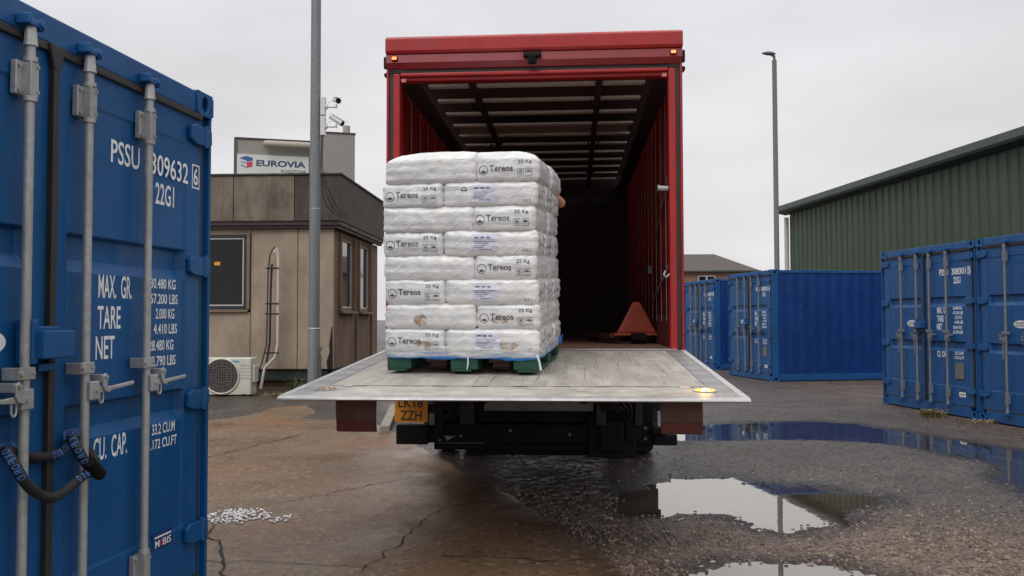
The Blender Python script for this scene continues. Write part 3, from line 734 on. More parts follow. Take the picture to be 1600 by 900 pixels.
tC = std_texts('308274', '1', 0)
far_container(5.77, 24.4, -.1664, .5, tC, 'farthest blue container, half hidden just beside the red lorry', 0)

# chain lock round the bars of the near container
LC = Matrix.Translation((-1.5443 - 1.219*math.sin(.14447), 4.4091-1.219*math.cos(.14447), .020)) @ Matrix.Rotation(math.pi/2 - .14447, 4, 'Z')
def spline(P, n=10):
    P = [Vector(p) for p in P]; P = [P[0]*2-P[1]]+P+[P[-1]*2-P[-2]]; out_ = []
    for i in range(1, len(P)-2):
        for k in range(n):
            t = k/n; a, b, c, d = P[i-1:i+3]
            out_.append(.5*((2*b)+(c-a)*t+(2*a-5*b+4*c-d)*t*t+(3*b-a-3*c+d)*t*t*t))
    out_.append(P[-2]); return out_
cl = empty('chain_lock', label='black fabric-sleeved chain lock with blue lettering around two locking bars', cat='chain lock')
cl.matrix_world = LC
loop = [(.135, -.092, .850), (.095, -.088, .895), (.060, -.075, .955), (.080, -.035, 1.0), (.140, .002, .985), (.205, .002, .945), (.215, -.035, .895), (.150, -.075, .865), (.050, -.092, .850), (-.035, -.092, .818), (-.104, -.092, .808), (-.171, -.09, .835), (-.236, -.085, .891), (-.268, -.070, .955), (-.255, -.030, .992), (-.200, .003, .985), (-.089, .0, .950), (-.017, -.010, .938), (.058, -.010, .947), (.115, .0, .970)]
sp_ = spline(loop)
rr = [.0185*(1+.10*noise.noise(p*40)) for p in sp_]
MB().tube(sp_, rr, 14).build('sleeve', M['sleeve'], cl)
MB().tube([(.085, -.110, .905), (.125, -.108, .868), (.160, -.100, .845)], [.021, .025, .025], 14).build('padlock', M['black'], cl, bevel=.008)
CAML = LC.inverted() @ Vector((0, 0, 1.46))
def on_tube(txt, i0, i1, side, h=.032):
    """letters laid along the sleeve"""
    n = len(txt); pts = sp_
    for k, ch in enumerate(txt):
        f = i0+(i1-i0)*(k+.5)/n; i = int(f); p = pts[i].lerp(pts[min(i+1, len(pts)-1)], f-i); t = (pts[min(i+2, len(pts)-1)]-pts[max(i-2, 0)]).normalized()
        if i1 < i0: t = -t
        nrm = (CAML-p); nrm = (nrm - t*nrm.dot(t)).normalized(); up = nrm.cross(t)*-1
        if up.dot(t.cross(nrm)) > 0: pass
        vs, fs = text_mesh(ch, -.0085, .0085, -h/2, h/2, .03)
        mb_ = [p + t*v[0] + up*v[2] + nrm*(.0215 - 14*v[2]*v[2]) for v in vs]
        on_tube.mb.add(mb_, fs)
on_tube.mb = MB()
on_tube('OXFORD', 170, 186, 1, .026); on_tube('OXFORD', 30, 12, 1, .026); on_tube('OXFORD', 138, 122, 1, .026); on_tube('OXFORD', 84, 68, 1, .026)
on_tube.mb.build('lettering', M['sleeve_print'], cl, recalc=False)

# ================================================================== LORRY WITH TAIL LIFT
lor = empty('lorry', (.1764, 7.1699, 0), -.0725, 'red curtain-sided lorry seen from behind with open rear and lowered tail lift', 'lorry')
HB = 1.25; ZT = 3.864; ZF = 1.2; BL = 6.7
r_ = MB()
for s in (-1, 1):
    r_.box(*sorted((s*1.25, s*1.228)), 0, .14, .98, 3.60); r_.box(*sorted((s*1.195, s*1.135)), .012, .14, 1.0, 3.56)
r_.box(-1.135, 1.135, .012, .14, 3.53, 3.565); r_.box(-1.228, 1.228, .05, .14, 3.5, 3.60)
r_.build('rear_frame', M['red'], lor, bevel=.012)
g = MB()
for s in (-1, 1): g.box(*sorted((s*1.2275, s*1.1955)), .025, .13, 1.0, 3.57)
g.box(-1.228, 1.228, .018, .05, 3.566, 3.588)
g.build('door_seal', M['seal'], lor)
MB().prism([(.0, 3.59), (-.03, 3.64), (-.02, 3.715), (.03, 3.715), (.03, 3.59)], 'x', -1.25, 1.25).build('header_panel', M['red_dark'], lor, bevel=.006)
MB().prism([(-.03, 3.716), (-.045, 3.74), (-.045, 3.845), (-.02, 3.864), (.16, 3.866), (.16, 3.716)], 'x', -1.252, 1.252).build('roof_header', M['red'], lor, bevel=.008)
for s in (-1, 1):
    g = MB().box(s*1.172-.026, s*1.172+.026, -.044, -.022, 3.655, 3.692).build('light_housing', M['black'], lor, bevel=.006)
    MB().box(s*1.172-.020, s*1.172+.020, -.054, -.0445, 3.661, 3.686).build('marker_light', M['marker_on'], g, bevel=.006)
    MB().box(*sorted((s*1.2525, s*1.272)), -.01, .03, 3.60, 3.70).disc((s*1.262, .05, 3.56), .02, 'y', .06, 10).build('side_catch', M['black'], lor, bevel=.006)
    B(s*1.10-.02, s*1.10+.02, .0, .011, 3.48, 3.51).build('frame_reflector', simple('pinkish_reflector', (.45, .14, .12), .5), lor)
g = MB().box(-.075, .075, -.065, -.022, 3.66, 3.70); g.tube([(0, -.02, 3.655), (0, -.085, 3.635)], [.042, .03], 14); g.box(-.035, .035, -.075, -.03, 3.60, 3.66)
g.build('reversing_camera', M['black'], lor, bevel=.008)
M['rail'] = simple('roof_rail_paint', (.05, .035, .035), .7)
# roof: translucent sheet replaced by lined deck, pale cross slats, two long bars
B(-1.24, 1.24, .16, BL, 3.80, 3.85).build('roof', M['red'], lor, bevel=.01)
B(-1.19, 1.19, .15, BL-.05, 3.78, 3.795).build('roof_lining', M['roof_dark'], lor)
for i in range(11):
    y = .60+i*.54
    o = MB()
    for (a, b) in ((-.99, -.605), (-.545, .545), (.605, .99)):
        o.box(a, b, y, y+.085, 3.60, 3.625)
    o.build('roof_slat', M['slat'], lor, bevel=.004)
B(-.96, .96, 2.42, 2.95, 3.628, 3.64).build('roof_patch', simple('roof_patch_grey', (.40, .34, .28), .7, dirt=(.2, .16, .12)), lor)
for s in (-1, 1):
    g = B(s*.575-.028, s*.575+.028, .15, BL-.05, 3.565, 3.615); g.build('roof_rail', M['rail'], lor, bevel=.008)
    g = MB()
    for y in (1.05, 2.9, 4.8):
        vs = [(s*.575+.07*math.cos(math.pi*k/10), y, 3.56-.07*math.sin(math.pi*k/10)) for k in range(11)]; g.tube(vs, .010, 6)
    g.build('roof_hanger', M['black'], lor)
    B(*sorted((s*1.20, s*1.06)), .15, BL-.05, 3.54, 3.62).build('cant_rail', M['rail'], lor, bevel=.01)
    # curtain: gently rippled sheet with thickness
    c = MB(); n = 70; vs = []
    for i in range(n+1):
        y = .145+(BL-.2)*i/n; d = .012*math.sin(y*9)+.008*math.sin(y*23+1)
        for z in (1.5, 2.2, 2.9, 3.6): vs.append((s*(1.212+d*(.4 if z in (1.5, 3.6) else 1)), y, z))
        for z in (3.6, 2.9, 2.2, 1.5): vs.append((s*(1.226+d*(.4 if z in (1.5, 3.6) else 1)), y, z))
    c.add(vs, [(i*8+k, i*8+(k+1) % 8, (i+1)*8+(k+1) % 8, (i+1)*8+k) for i in range(n) for k in range(8)], True)
    c.build('side_curtain', M['curtain'], lor)
    B(*sorted((s*1.24, s*1.195)), .145, BL-.046, 1.20, 1.50).build('side_board', simple('side_board_red', (.10, .012, .014), .6), lor, bevel=.006)
    B(*sorted((s*1.246, s*1.20)), .145, BL-.046, 1.02, 1.195).build('side_raive', M['red'], lor, bevel=.006)
    for i in range(13):                                    # vertical webbing straps
        y = .36+i*.47; B(*sorted((s*1.190, s*1.194)), y, y+.028, 1.44, 3.52).build('curtain_strap', M['strap'], lor)
    for (y0, z0, y1, z1) in ((.15, 2.84, 1.9, 2.25), (.15, 1.98, 2.2, 1.62)):
        g = MB(); x = s*1.182
        g.add([(x, y0, z0), (x, y1, z1), (x, y1, z1+.045), (x, y0, z0+.05), (x+s*.003, y0, z0), (x+s*.003, y1, z1), (x+s*.003, y1, z1+.045), (x+s*.003, y0, z0+.05)], [(0, 1, 2, 3), (7, 6, 5, 4), (0, 4, 5, 1), (1, 5, 6, 2), (2, 6, 7, 3), (3, 7, 4, 0)])
        g.build('load_strap', simple('load_strap_grey', (.16, .10, .10), .8), lor)
g = MB().tube([(1.13, .06, 2.55), (1.05, .06, 2.555)], .022, 12).tube([(1.05, .06, 2.555), (1.045, .06, 2.555)], .03, 12); g.build('door_stay', M['galv'], lor)
g = MB().tube([(1.132, .03, 1.83), (1.10, .02, 1.80), (1.085, .02, 1.83), (1.10, .02, 1.86)], .009, 8).build('rope_hook', M['galv'], lor)
B(1.14, 1.18, 2.2, 2.25, 1.95, 2.03).build('stay_catch', simple('pale_tag', (.18, .24, .32), .5), lor)
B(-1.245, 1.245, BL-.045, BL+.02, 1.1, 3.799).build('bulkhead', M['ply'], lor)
for (a, b) in ((-1.0, -.62), (-.5, .5), (.62, 1.0)): B(a, b, BL-.06, BL-.047, 3.30, 3.42).build('bulkhead_rail', simple('bulkhead_rail', (.07, .065, .065), .6), lor)
B(-1.195, 1.195, .02, BL-.05, 1.12, ZF).build('load_floor', M['floor'], lor)
B(-1.19, 1.19, -.004, .075, 1.205, 1.212).build('sill_plate', M['alu'], lor)
# tail lift (platform slopes down towards the camera)
LT = 2.653; ZE = 1.047; sl_ = math.atan((ZF-ZE)/LT)
lift = MB()
def lz(y): return ZF + (ZF-ZE)/LT*y
E_ = []
lift.add([(x, y, z) for (y, z) in ((-.01, lz(-.01)), (-LT+.05, lz(-LT+.05)), (-LT+.05, lz(-LT)-.018), (-1.6, lz(-1.6)-.05), (-.01, lz(0)-.075)) for x in (-1.09, 1.09)],
    [(0, 2, 3, 1), (2, 4, 5, 3), (4, 6, 7, 5), (6, 8, 9, 7), (8, 0, 1, 9), (0, 8, 6, 4, 2), (1, 3, 5, 7, 9)])
lf = lift.build('tail_lift', M['deck'], lor)
for s in (-1, 1):
    g = MB(); a, b = sorted((s*1.092, s*1.205))
    g.add([(x, y, z) for (y, z) in ((-.01, lz(-.01)+.002), (-LT+.05, lz(-LT+.05)+.002), (-LT+.05, lz(-LT)-.02), (-.01, lz(0)-.08)) for x in (a, b)], [(0, 2, 3, 1), (2, 4, 5, 3), (4, 6, 7, 5), (6, 0, 1, 7), (0, 6, 4, 2), (1, 3, 5, 7)])
    g.build('anti_slip_strip', M['chequer'], lf)
    g = MB(); a, b = sorted((s*1.207, s*1.25))
    g.add([(x, y, z) for (y, z) in ((-.01, lz(-.01)+.006), (-LT+.04, lz(-LT+.04)+.004), (-LT+.04, lz(-LT)-.02), (-.01, lz(0)-.085)) for x in (a, b)], [(0, 2, 3, 1), (2, 4, 5, 3), (4, 6, 7, 5), (6, 0, 1, 7), (0, 6, 4, 2), (1, 3, 5, 7)])
    g.build('edge_rail', M['alu'], lf, bevel=.003)
    # flashing beacon set in the deck
    bx, by = s*1.055 - .0, -LT+.27
    g = MB().disc((bx, by, lz(by)), .068, 'z', .006, 24); g.build('beacon_rim', M['galv'], lf)
    g = MB()
    for k in range(8):
        a = 2*math.pi*k/8; g.disc((bx+.045*math.cos(a), by+.045*math.sin(a), lz(by)+.006), .010, 'z', .007, 8, .006)
    if s > 0:
        MB().disc((bx, by, lz(by)+.006), .024, 'z', .010, 16, .016).build('beacon_core', M['amber_core'], lf)
        pl_ = bpy.data.lights.new('beacon_glow', 'POINT'); pl_.energy = .45; pl_.color = (1, .45, .06); pl_.shadow_soft_size = .03
        po = bpy.data.objects.new('beacon_glow', pl_); C.objects.link(po); po.parent = lf; po.location = (bx, by, lz(by)+.05)
    bc = g.build('beacon_lens', M['amber_on'] if s > 0 else M['amber_off'], lf)
    if s > 0: bc['label'] = 'lit amber beacon'
    g = MB().box(s*.96-.03, s*.96+.03, -LT+.375, -LT+.41, lz(-LT+.39)+.0, lz(-LT+.39)+.012).build('roll_stop_catch', M['alu'], lf, bevel=.004)
    # hanging warning flaps
    fx = (-1.01, -.775) if s < 0 else (.81, 1.045)
    n = 8; vs = []
    for side_ in (0, .006):
        for i in range(n+1):
            z = lz(-LT+.32)-.045-.195*i/n; bow = .02*math.sin(math.pi*i/n)*.8
            for x in (fx[0]+(.008*i/n), (fx[0]+fx[1])/2, fx[1]): vs.append((x, -LT+.30-bow+side_-(.01 if x == (fx[0]+fx[1])/2 else 0), z))
    m_ = (n+1)*3; fs = []
    for b0 in (0, m_):
        for i in range(n):
            for k in (0, 1): fs.append((b0+i*3+k, b0+i*3+k+1, b0+(i+1)*3+k+1, b0+(i+1)*3+k))
    for i in range(n): fs += [(i*3, (i+1)*3, m_+(i+1)*3, m_+i*3), (i*3+2, (i+1)*3+2, m_+(i+1)*3+2, m_+i*3+2)]
    fs += [(n*3, n*3+1, m_+n*3+1, m_+n*3), (n*3+1, n*3+2, m_+n*3+2, m_+n*3+1)]
    wf = MB().add(vs, fs).build('warning_flap', M['flag'], lf)
    zb = lz(-LT+.32)-.245; MB().box(fx[0]+.010, fx[1]-.004, -LT+.275, -LT+.281, zb+.015, zb+.065).build('flap_band', M['flag_band'], wf)
g = MB(); y0, y1 = -LT+.052, -LT
g.add([(x, y, z) for (y, z) in ((y0, lz(y0)+.003), (y1+.004, lz(y1)-.004), (y1, lz(y1)-.014), (y0, lz(y1)-.024)) for x in (-1.25, 1.25)], [(0, 2, 3, 1), (2, 4, 5, 3), (4, 6, 7, 5), (6, 0, 1, 7), (0, 6, 4, 2), (1, 3, 5, 7)])
g.build('tip_edge', M['alu'], lf, bevel=.002)
M['flap_plank'] = simple('worn_plank', (.44, .41, .365), .5, .1, var=.25, scale=7, dirt=(.2, .16, .12), dscale=9)
g = MB(); g.add([(x, y, lz(y)+.0030) for y in (-LT+.055, -LT+.424) for x in (-1.088, 1.088)], [(0, 1, 3, 2)]); g.add([(x, y, lz(y)+.0030) for y in (-LT+.436, -LT+.475) for x in (-1.088, 1.088)], [(0, 1, 3, 2)]); g.build('roll_stop_flap', M['flap_plank'], lf)
g = MB(); ys = -LT+.43                                     # roll-stop flap joint across the deck
g.box(-1.085, 1.085, ys-.004, ys+.004, lz(ys)-.001, lz(ys)+.0045)
for i in range(9):
    x = -.95+i*.235; g.box(x, x+.09, ys-.018, ys-.012, lz(ys)-.002, lz(ys)+.0048)
g.build('roll_stop_joint', M['crack'], lf)
# lift arms, cylinders, under-run bar, plates
g = MB()
for s in (-1, 1):
    g.box(s*.58-.05, s*.58+.05, -1.0, .5, .80, .96); g.tube([(s*.42, -.7, .98), (s*.42, .9, .58)], .045, 12); g.box(s*.58-.07, s*.58+.07, -.9, -.55, .90, 1.06)
    g.box(s*.80-.04, s*.80+.04, .05, .6, .45, .98)
g.box(-1.0, 1.0, .45, .62, .50, .70); g.build('lift_arm', M['black'], lor, bevel=.008)
g = MB().box(-1.17, -.90, .06, .18, .40, .565).box(-.91, 1.02, .10, .24, .41, .575).box(-.86, .98, .15, .20, .345, .408).box(1.0, 1.19, .06, .20, .41, .50).box(.98, 1.10, .04, .16, .50, .56).box(-.86, 1.0, .14, .22, .575, .84)
g.build('under_run_bar', M['black'], lor, bevel=.01)
B(-.42, .50, .05, .12, .69, .80).build('foot_step', simple('worn_chequer_plate', (.20, .19, .17), .5, .2, dirt=(.1, .09, .08), dscale=20), lor, bevel=.004)
g = MB().box(-.60, .55, .28, .60, .285, .44).box(.45, .85, .08, .3, .3, .68).box(.55, .75, .03, .1, .36, .62); g.build('lift_power_pack', M['black'], lor, bevel=.01)
g = MB()
for k in range(4): g.tube(spline([(.62+.05*k, -.02, .95), (.60+.06*k, -.05, .80), (.72+.03*k, -.02, .70), (.66+.04*k, .08, .60), (.80, .10, .58)], 6), .011, 7)
g.build('hydraulic_hose', M['rubber'], lor); g = MB()
for k in range(3): g.tube(spline([(-.72+.05*k, -.05, .96), (-.78+.05*k, -.06, .80), (-.70+.04*k, .0, .68), (-.8, .10, .60)], 6), .010, 7)
g.build('hydraulic_hose', M['rubber'], lor)
g = MB()
for (x, z) in ((-.80, .52), (-.62, .47), (-.80, .44), (.62, .50), (.93, .55), (.93, .46), (.70, .68), (.70, .60), (-.55, .66), (-.2, .52), (.3, .49)): g.disc((x, .099 if z < .576 else .135, z), .013, 'y', -.012, 8)
g.build('bolt_head', simple('worn_bolt', (.16, .15, .14), .5), lor)
M['sooty'] = simple('sooty_plate', (.02, .018, .017), .6)
for a in ((-.62, -.50, .02, .13, .58, .90), (.52, .60, .0, .13, .58, .92), (.84, .90, .02, .13, .58, .86)): B(*a).build('mounting_plate', M['sooty'], lor, bevel=.006)
pl = B(-1.175, -.895, .03, .045, .590, .815).build('number_plate', M['orange_plate'], lor, bevel=.003)
Print().text('LK18', -1.145, -.935, .715, .795, .015).text('ZZH', -1.125, -.945, .610, .690, .015).build('plate_lettering', M['print_black'], pl, y=.0285)
B(-.893, -.84, .10, .13, .56, .66).build('light_bracket', simple('pale_bracket', (.35, .33, .3), .5), lor)
Print().poly([(-.78, .49), (-.735, .43), (-.665, .475), (-.70, .465), (-.73, .472), (-.765, .475)]).text('www.transportrentals.com', -.82, -.42, .405, .418, 0).build('bumper_sticker', simple('worn_white_print', (.30, .29, .27), .6), lor, y=.0985)
for s in (-1, 1):
    B(s*.42-.04, s*.42+.04, .3, 8.2, .82, 1.05).build('chassis_rail', M['black'], lor)
MB().tube([(-.95, 2.45, .48), (.95, 2.45, .48)], .07, 12).tube([(0, 2.2, .5), (0, 2.7, .5)], .2, 16).build('rear_axle', M['black'], lor)
MB().tube([(-.95, 7.55, .48), (.95, 7.55, .48)], .05, 12).build('front_axle', M['black'], lor)
def wheel(x0, x1, y):
    cx = .5*(x0+x1); w = abs(x1-x0)/2; prof = [(-w, .30), (-w, .42), (-w*.85, .468), (-w*.5, .482), (w*.5, .482), (w*.85, .468), (w, .42), (w, .30)]
    n = 36; vs = []
    for k in range(n):
        a = 2*math.pi*k/n
        for (x, r) in prof: vs.append((cx+x, y+r*math.cos(a), .482+r*math.sin(a)))
    m_ = len(prof); fs = [(k*m_+i, k*m_+i+1, ((k+1) % n)*m_+i+1, ((k+1) % n)*m_+i) for k in range(n) for i in range(m_-1)]
    wh = MB().add(vs, fs, True).build('wheel', M['rubber'], lor)
    s = 1 if cx > 0 else -1
    g = MB().tube([(cx-w*.6, y, .482), (cx+w*.6, y, .482)], .30, 28); g.tube([(cx, y, .482), (cx+s*w*1.1, y, .482)], [.14, .10], 16)
    for k in range(10): a = 2*math.pi*k/10; g.disc((cx+s*w*.6, y+.22*math.cos(a), .482+.22*math.sin(a)), .018, 'x', s*.03, 8)
    g.build('rim', M['galv'], wh)
for s in (-1, 1):
    wheel(s*.66, s*.91, 2.45); wheel(s*.95, s*1.20, 2.45); wheel(s*.95, s*1.22, 7.55)
    vs = [(s*.93, 2.45+.56*math.cos(math.pi*k/12), .50+.52*math.sin(math.pi*k/12)) for k in range(13)]
    g = MB()
    for (p, q) in zip(vs[:-1], vs[1:]): g.add([(s*.62, p[1], p[2]), (s*1.23, p[1], p[2]), (s*1.23, q[1], q[2]), (s*.62, q[1], q[2])], [(0, 1, 2, 3)])
    o = g.build('mudguard', M['black'], lor); md = o.modifiers.new('s', 'SOLIDIFY'); md.thickness = .012
    B(s*.95-.25, s*.95+.25, 1.86, 1.872, .28, .52).build('mud_flap', M['rubber'], lor)
    g = MB().box(*sorted((s*1.22, s*1.19)), 3.3, 6.5, .55, .65).box(*sorted((s*1.22, s*1.19)), 3.3, 6.5, .80, .90); g.build('side_guard', M['alu'], lor)
# cab
g = MB().prism([(6.95, .75), (9.05, .62), (9.12, 1.35), (8.98, 2.0), (8.72, 2.82), (6.95, 2.86)], 'x', -1.2, 1.2); cb_ = g.build('cab', M['red'], lor, bevel=.06, seg=3)
MB().prism([(9.075, 1.50), (8.985, 2.0), (8.765, 2.66), (8.78, 2.67), (9.0, 2.01), (9.092, 1.50)], 'x', -1.05, 1.05).build('windscreen', M['glass'], cb_)
for s in (-1, 1):
    d = B(*sorted((s*1.203, s*1.215)), 7.55, 8.75, .95, 2.65).build('cab_door', M['red'], cb_, bevel=.02)
    B(*sorted((s*1.216, s*1.221)), 7.65, 8.6, 1.75, 2.5).build('door_window', M['glass'], d); B(*sorted((s*1.216, s*1.235)), 7.65, 7.85, 1.55, 1.60).build('handle', M['black'], d)
    MB().tube([(s*1.2, 8.85, 2.3), (s*1.42, 8.95, 2.3)], .015, 8).box(s*1.42-.10, s*1.42+.10, 8.9, 8.97, 1.95, 2.4).build('mirror', M['black'], cb_)
    B(s*.9-.2, s*.9+.2, 9.08, 9.13, .85, 1.05).build('headlight', M['glass'], cb_)
B(-1.15, 1.15, 6.98, 8.6, .45, .74).build('cab_chassis', M['black'], lor)

# ================================================================== PALLET OF BAGS
PY = -.17; tilt = sl_
Mst = Matrix.Translation((-.228, 6.126, lz(-1.035)+.003)) @ Matrix.Rotation(-.0725, 4, 'Z') @ Matrix.Rotation(tilt, 4, 'X') @ Matrix.Rotation(PY+.0725, 4, 'Z')
# local frame: x right, y away, z up; footprint 1.0 x 1.2
pa = empty('pallet', label='green wooden pallet raised under the stack of white bags', cat='pallet'); pa.matrix_world = Mst @ Matrix.Translation((0, 0, .014))
g = MB()
for x in (-.43, 0.0, .43):
    g.box(x-.065, x+.065, -.595, .595, 0, .014)
g.build('runner', M['pallet'], pa, bevel=.004)
for x, w in ((-.415, .08), (.02, .09), (.42, .078)):
    for y in (-.525, 0, .525): B(x-w, x+w, y-.07, y+.07, .0145, .094).build('block', M['pallet'], pa, bevel=.006)
g = MB()
for i in range(3): g.box(-.5, .5, (-.53, 0, .53)[i]-.06, (-.53, 0, .53)[i]+.06, .0945, .108)
for i in range(7): x = -.5+.07+i*.1433; g.box(x-.055, x+.055, -.6, .6, .1085, .119)
g.build('deck', M['pallet'], pa, bevel=.003)
# first pallet truck under the pallet
pt = empty('pallet_truck', label='pallet truck with dark rollers underneath the loaded green pallet', cat='pallet truck', group='pallet trucks'); pt.matrix_world = Mst
g = MB()
for x in (-.19, .235): g.box(x-.075, x+.075, -.50, .70, .062, .105)
g.box(-.3, .32, .70, .80, .05, .16); g.build('fork', M['pj_dark'], pt, bevel=.008)
for x in (-.19, .235):
    MB().tube([(x-.055, -.40, .042), (x+.055, -.40, .042)], .040, 18).build('roller', simple('worn_roller', (.09, .05, .035), .5), pt)
MB().prism([(-.26, .12), (.28, .12), (.06, .50), (-.04, .50)], 'y', .71, .79).build('front_plate', M['pj_red'], pt, bevel=.006)
MB().tube([(.01, .86, .25), (.01, .90, .9)], .018, 10).tube([(-.09, .90, .9), (.11, .90, .9)], .014, 10).build('tow_handle', M['black'], pt)
MB().tube([(-.06, .86, .085), (.08, .86, .085)], .085, 20).box(-.03, .05, .78, .9, .1, .3).build('steer_wheel', M['black'], pt)

def bag_mesh(L, D, H, seed, dome=0, out=0):
    hx, hy, hz = L/2, D/2, H/2; r = min(.030, hz*.55)
    nx, ny, nz_ = int(L/.017), int(D/.022), 10
    pts = {}; vs = []; fs = []
    def idx(i, j, k):
        key = (i, j, k)
        if key not in pts:
            q = Vector(((i/nx*2-1)*hx, (j/ny*2-1)*hy, (k/nz_*2-1)*hz))
            c = Vector((max(-hx+r, min(hx-r, q.x)), max(-hy+r, min(hy-r, q.y)), max(-hz+r, min(hz-r, q.z))))
            d = (q-c)
            if d.length > 1e-6: d.normalize()
            p = c + d*r
            ux, uy = q.x/hx, q.y/hy; fl = (1-ux**4)*(1-uy**4)
            p.z += math.copysign(1, q.z)*abs(q.z/hz)**.5*(.006*fl)
            if dome: tq = (q.z/hz+1)/2; p.z += tq*tq*(dome*(1-max(0, ux*out)**2)*(1-.35*uy*uy) - .022*(max(0, ux*out)**4)-.008*uy**6+.006)
            p.x += math.copysign(.008*(1-(q.z/hz)**2)*(1-uy**4), ux)*(abs(ux)**6); p.y += math.copysign(.010*(1-(q.z/hz)**2)*(1-ux**6), uy)*(abs(uy)**6)
            ed = max(abs(ux), abs(uy))**8
            n1 = noise.fractal(Vector((p.x*7+seed*3.1, p.y*7, p.z*9)), 1, 2, 3)
            n2 = 1-abs(noise.noise(Vector((p.x*22+seed, p.y*22, p.z*30+seed*.7))))*2
            n3 = noise.noise(Vector((p.x*3+seed*5.3, p.y*3, p.z*2)))
            p += d*(n1*.0050 + n3*.0055 + n2*.0013*(1+2.6*ed))
            # tucked creases at the corners
            p += d*(-.006*ed*abs(math.sin(p.z*55+seed)))
            pts[key] = len(vs); vs.append(p)
        return pts[key]
    for (A, Bn, f) in ((nx, nz_, lambda a, b: (a, 0, b)), (nx, nz_, lambda a, b: (a, ny, b)), (ny, nz_, lambda a, b: (0, a, b)), (ny, nz_, lambda a, b: (nx, a, b)), (nx, ny, lambda a, b: (a, b, 0)), (nx, ny, lambda a, b: (a, b, nz_))):
        for a in range(A):
            for b in range(Bn): fs.append((idx(*f(a, b)), idx(*f(a+1, b)), idx(*f(a+1, b+1)), idx(*f(a, b+1))))
    return vs, fs
def logo(p, cx, cz, s):
    p.ring(cx, cz, s, s*.13, 28)
    for i in range(-2, 3):       # leaf fan
        a = math.pi/2 + i*.48; L = s*(.80 if i == 0 else .72); w = s*.17; bx_, bz = cx, cz-s*.62
        tx, tz = bx_+math.cos(a)*L, bz+math.sin(a)*L*.85; mx_, mz = (bx_+tx)/2, (bz+tz)/2
        p.poly([(bx_, bz), (mx_+math.sin(a)*w, mz-math.cos(a)*w), (tx, tz), (mx_-math.sin(a)*w, mz+math.cos(a)*w)])
def icons(p, x0, z0, s):
    p.frame(x0, x0+s*.85, z0, z0+s, s*.055); p.frame(x0+s*1.1, x0+s*1.95, z0, z0+s, s*.055)
    c = x0+s*1.52; z = z0+s*.52
    p.poly([(c+s*.33*math.cos(math.pi*k/10), z+s*.26*math.sin(math.pi*k/10)) for k in range(11)]); p.rect(c-s*.02, c+s*.02, z0+s*.18, z)
    c = x0+s*.42; p.ring(c, z0+s*.40, s*.2, s*.07, 14); p.poly([(c-s*.22, z0+s*.85), (c-s*.14, z0+s*.88), (c+s*.24, z0+s*.5), (c+s*.16, z0+s*.46)]); p.poly([(c+s*.22, z0+s*.85), (c+s*.14, z0+s*.88), (c-s*.24, z0+s*.5), (c-s*.16, z0+s*.46)])
ordn = ['top', 'second', 'third', 'fourth', 'fifth', 'sixth', 'seventh', 'bottom']
LH = .1570; ZB = .131
rnd = random.Random(11)
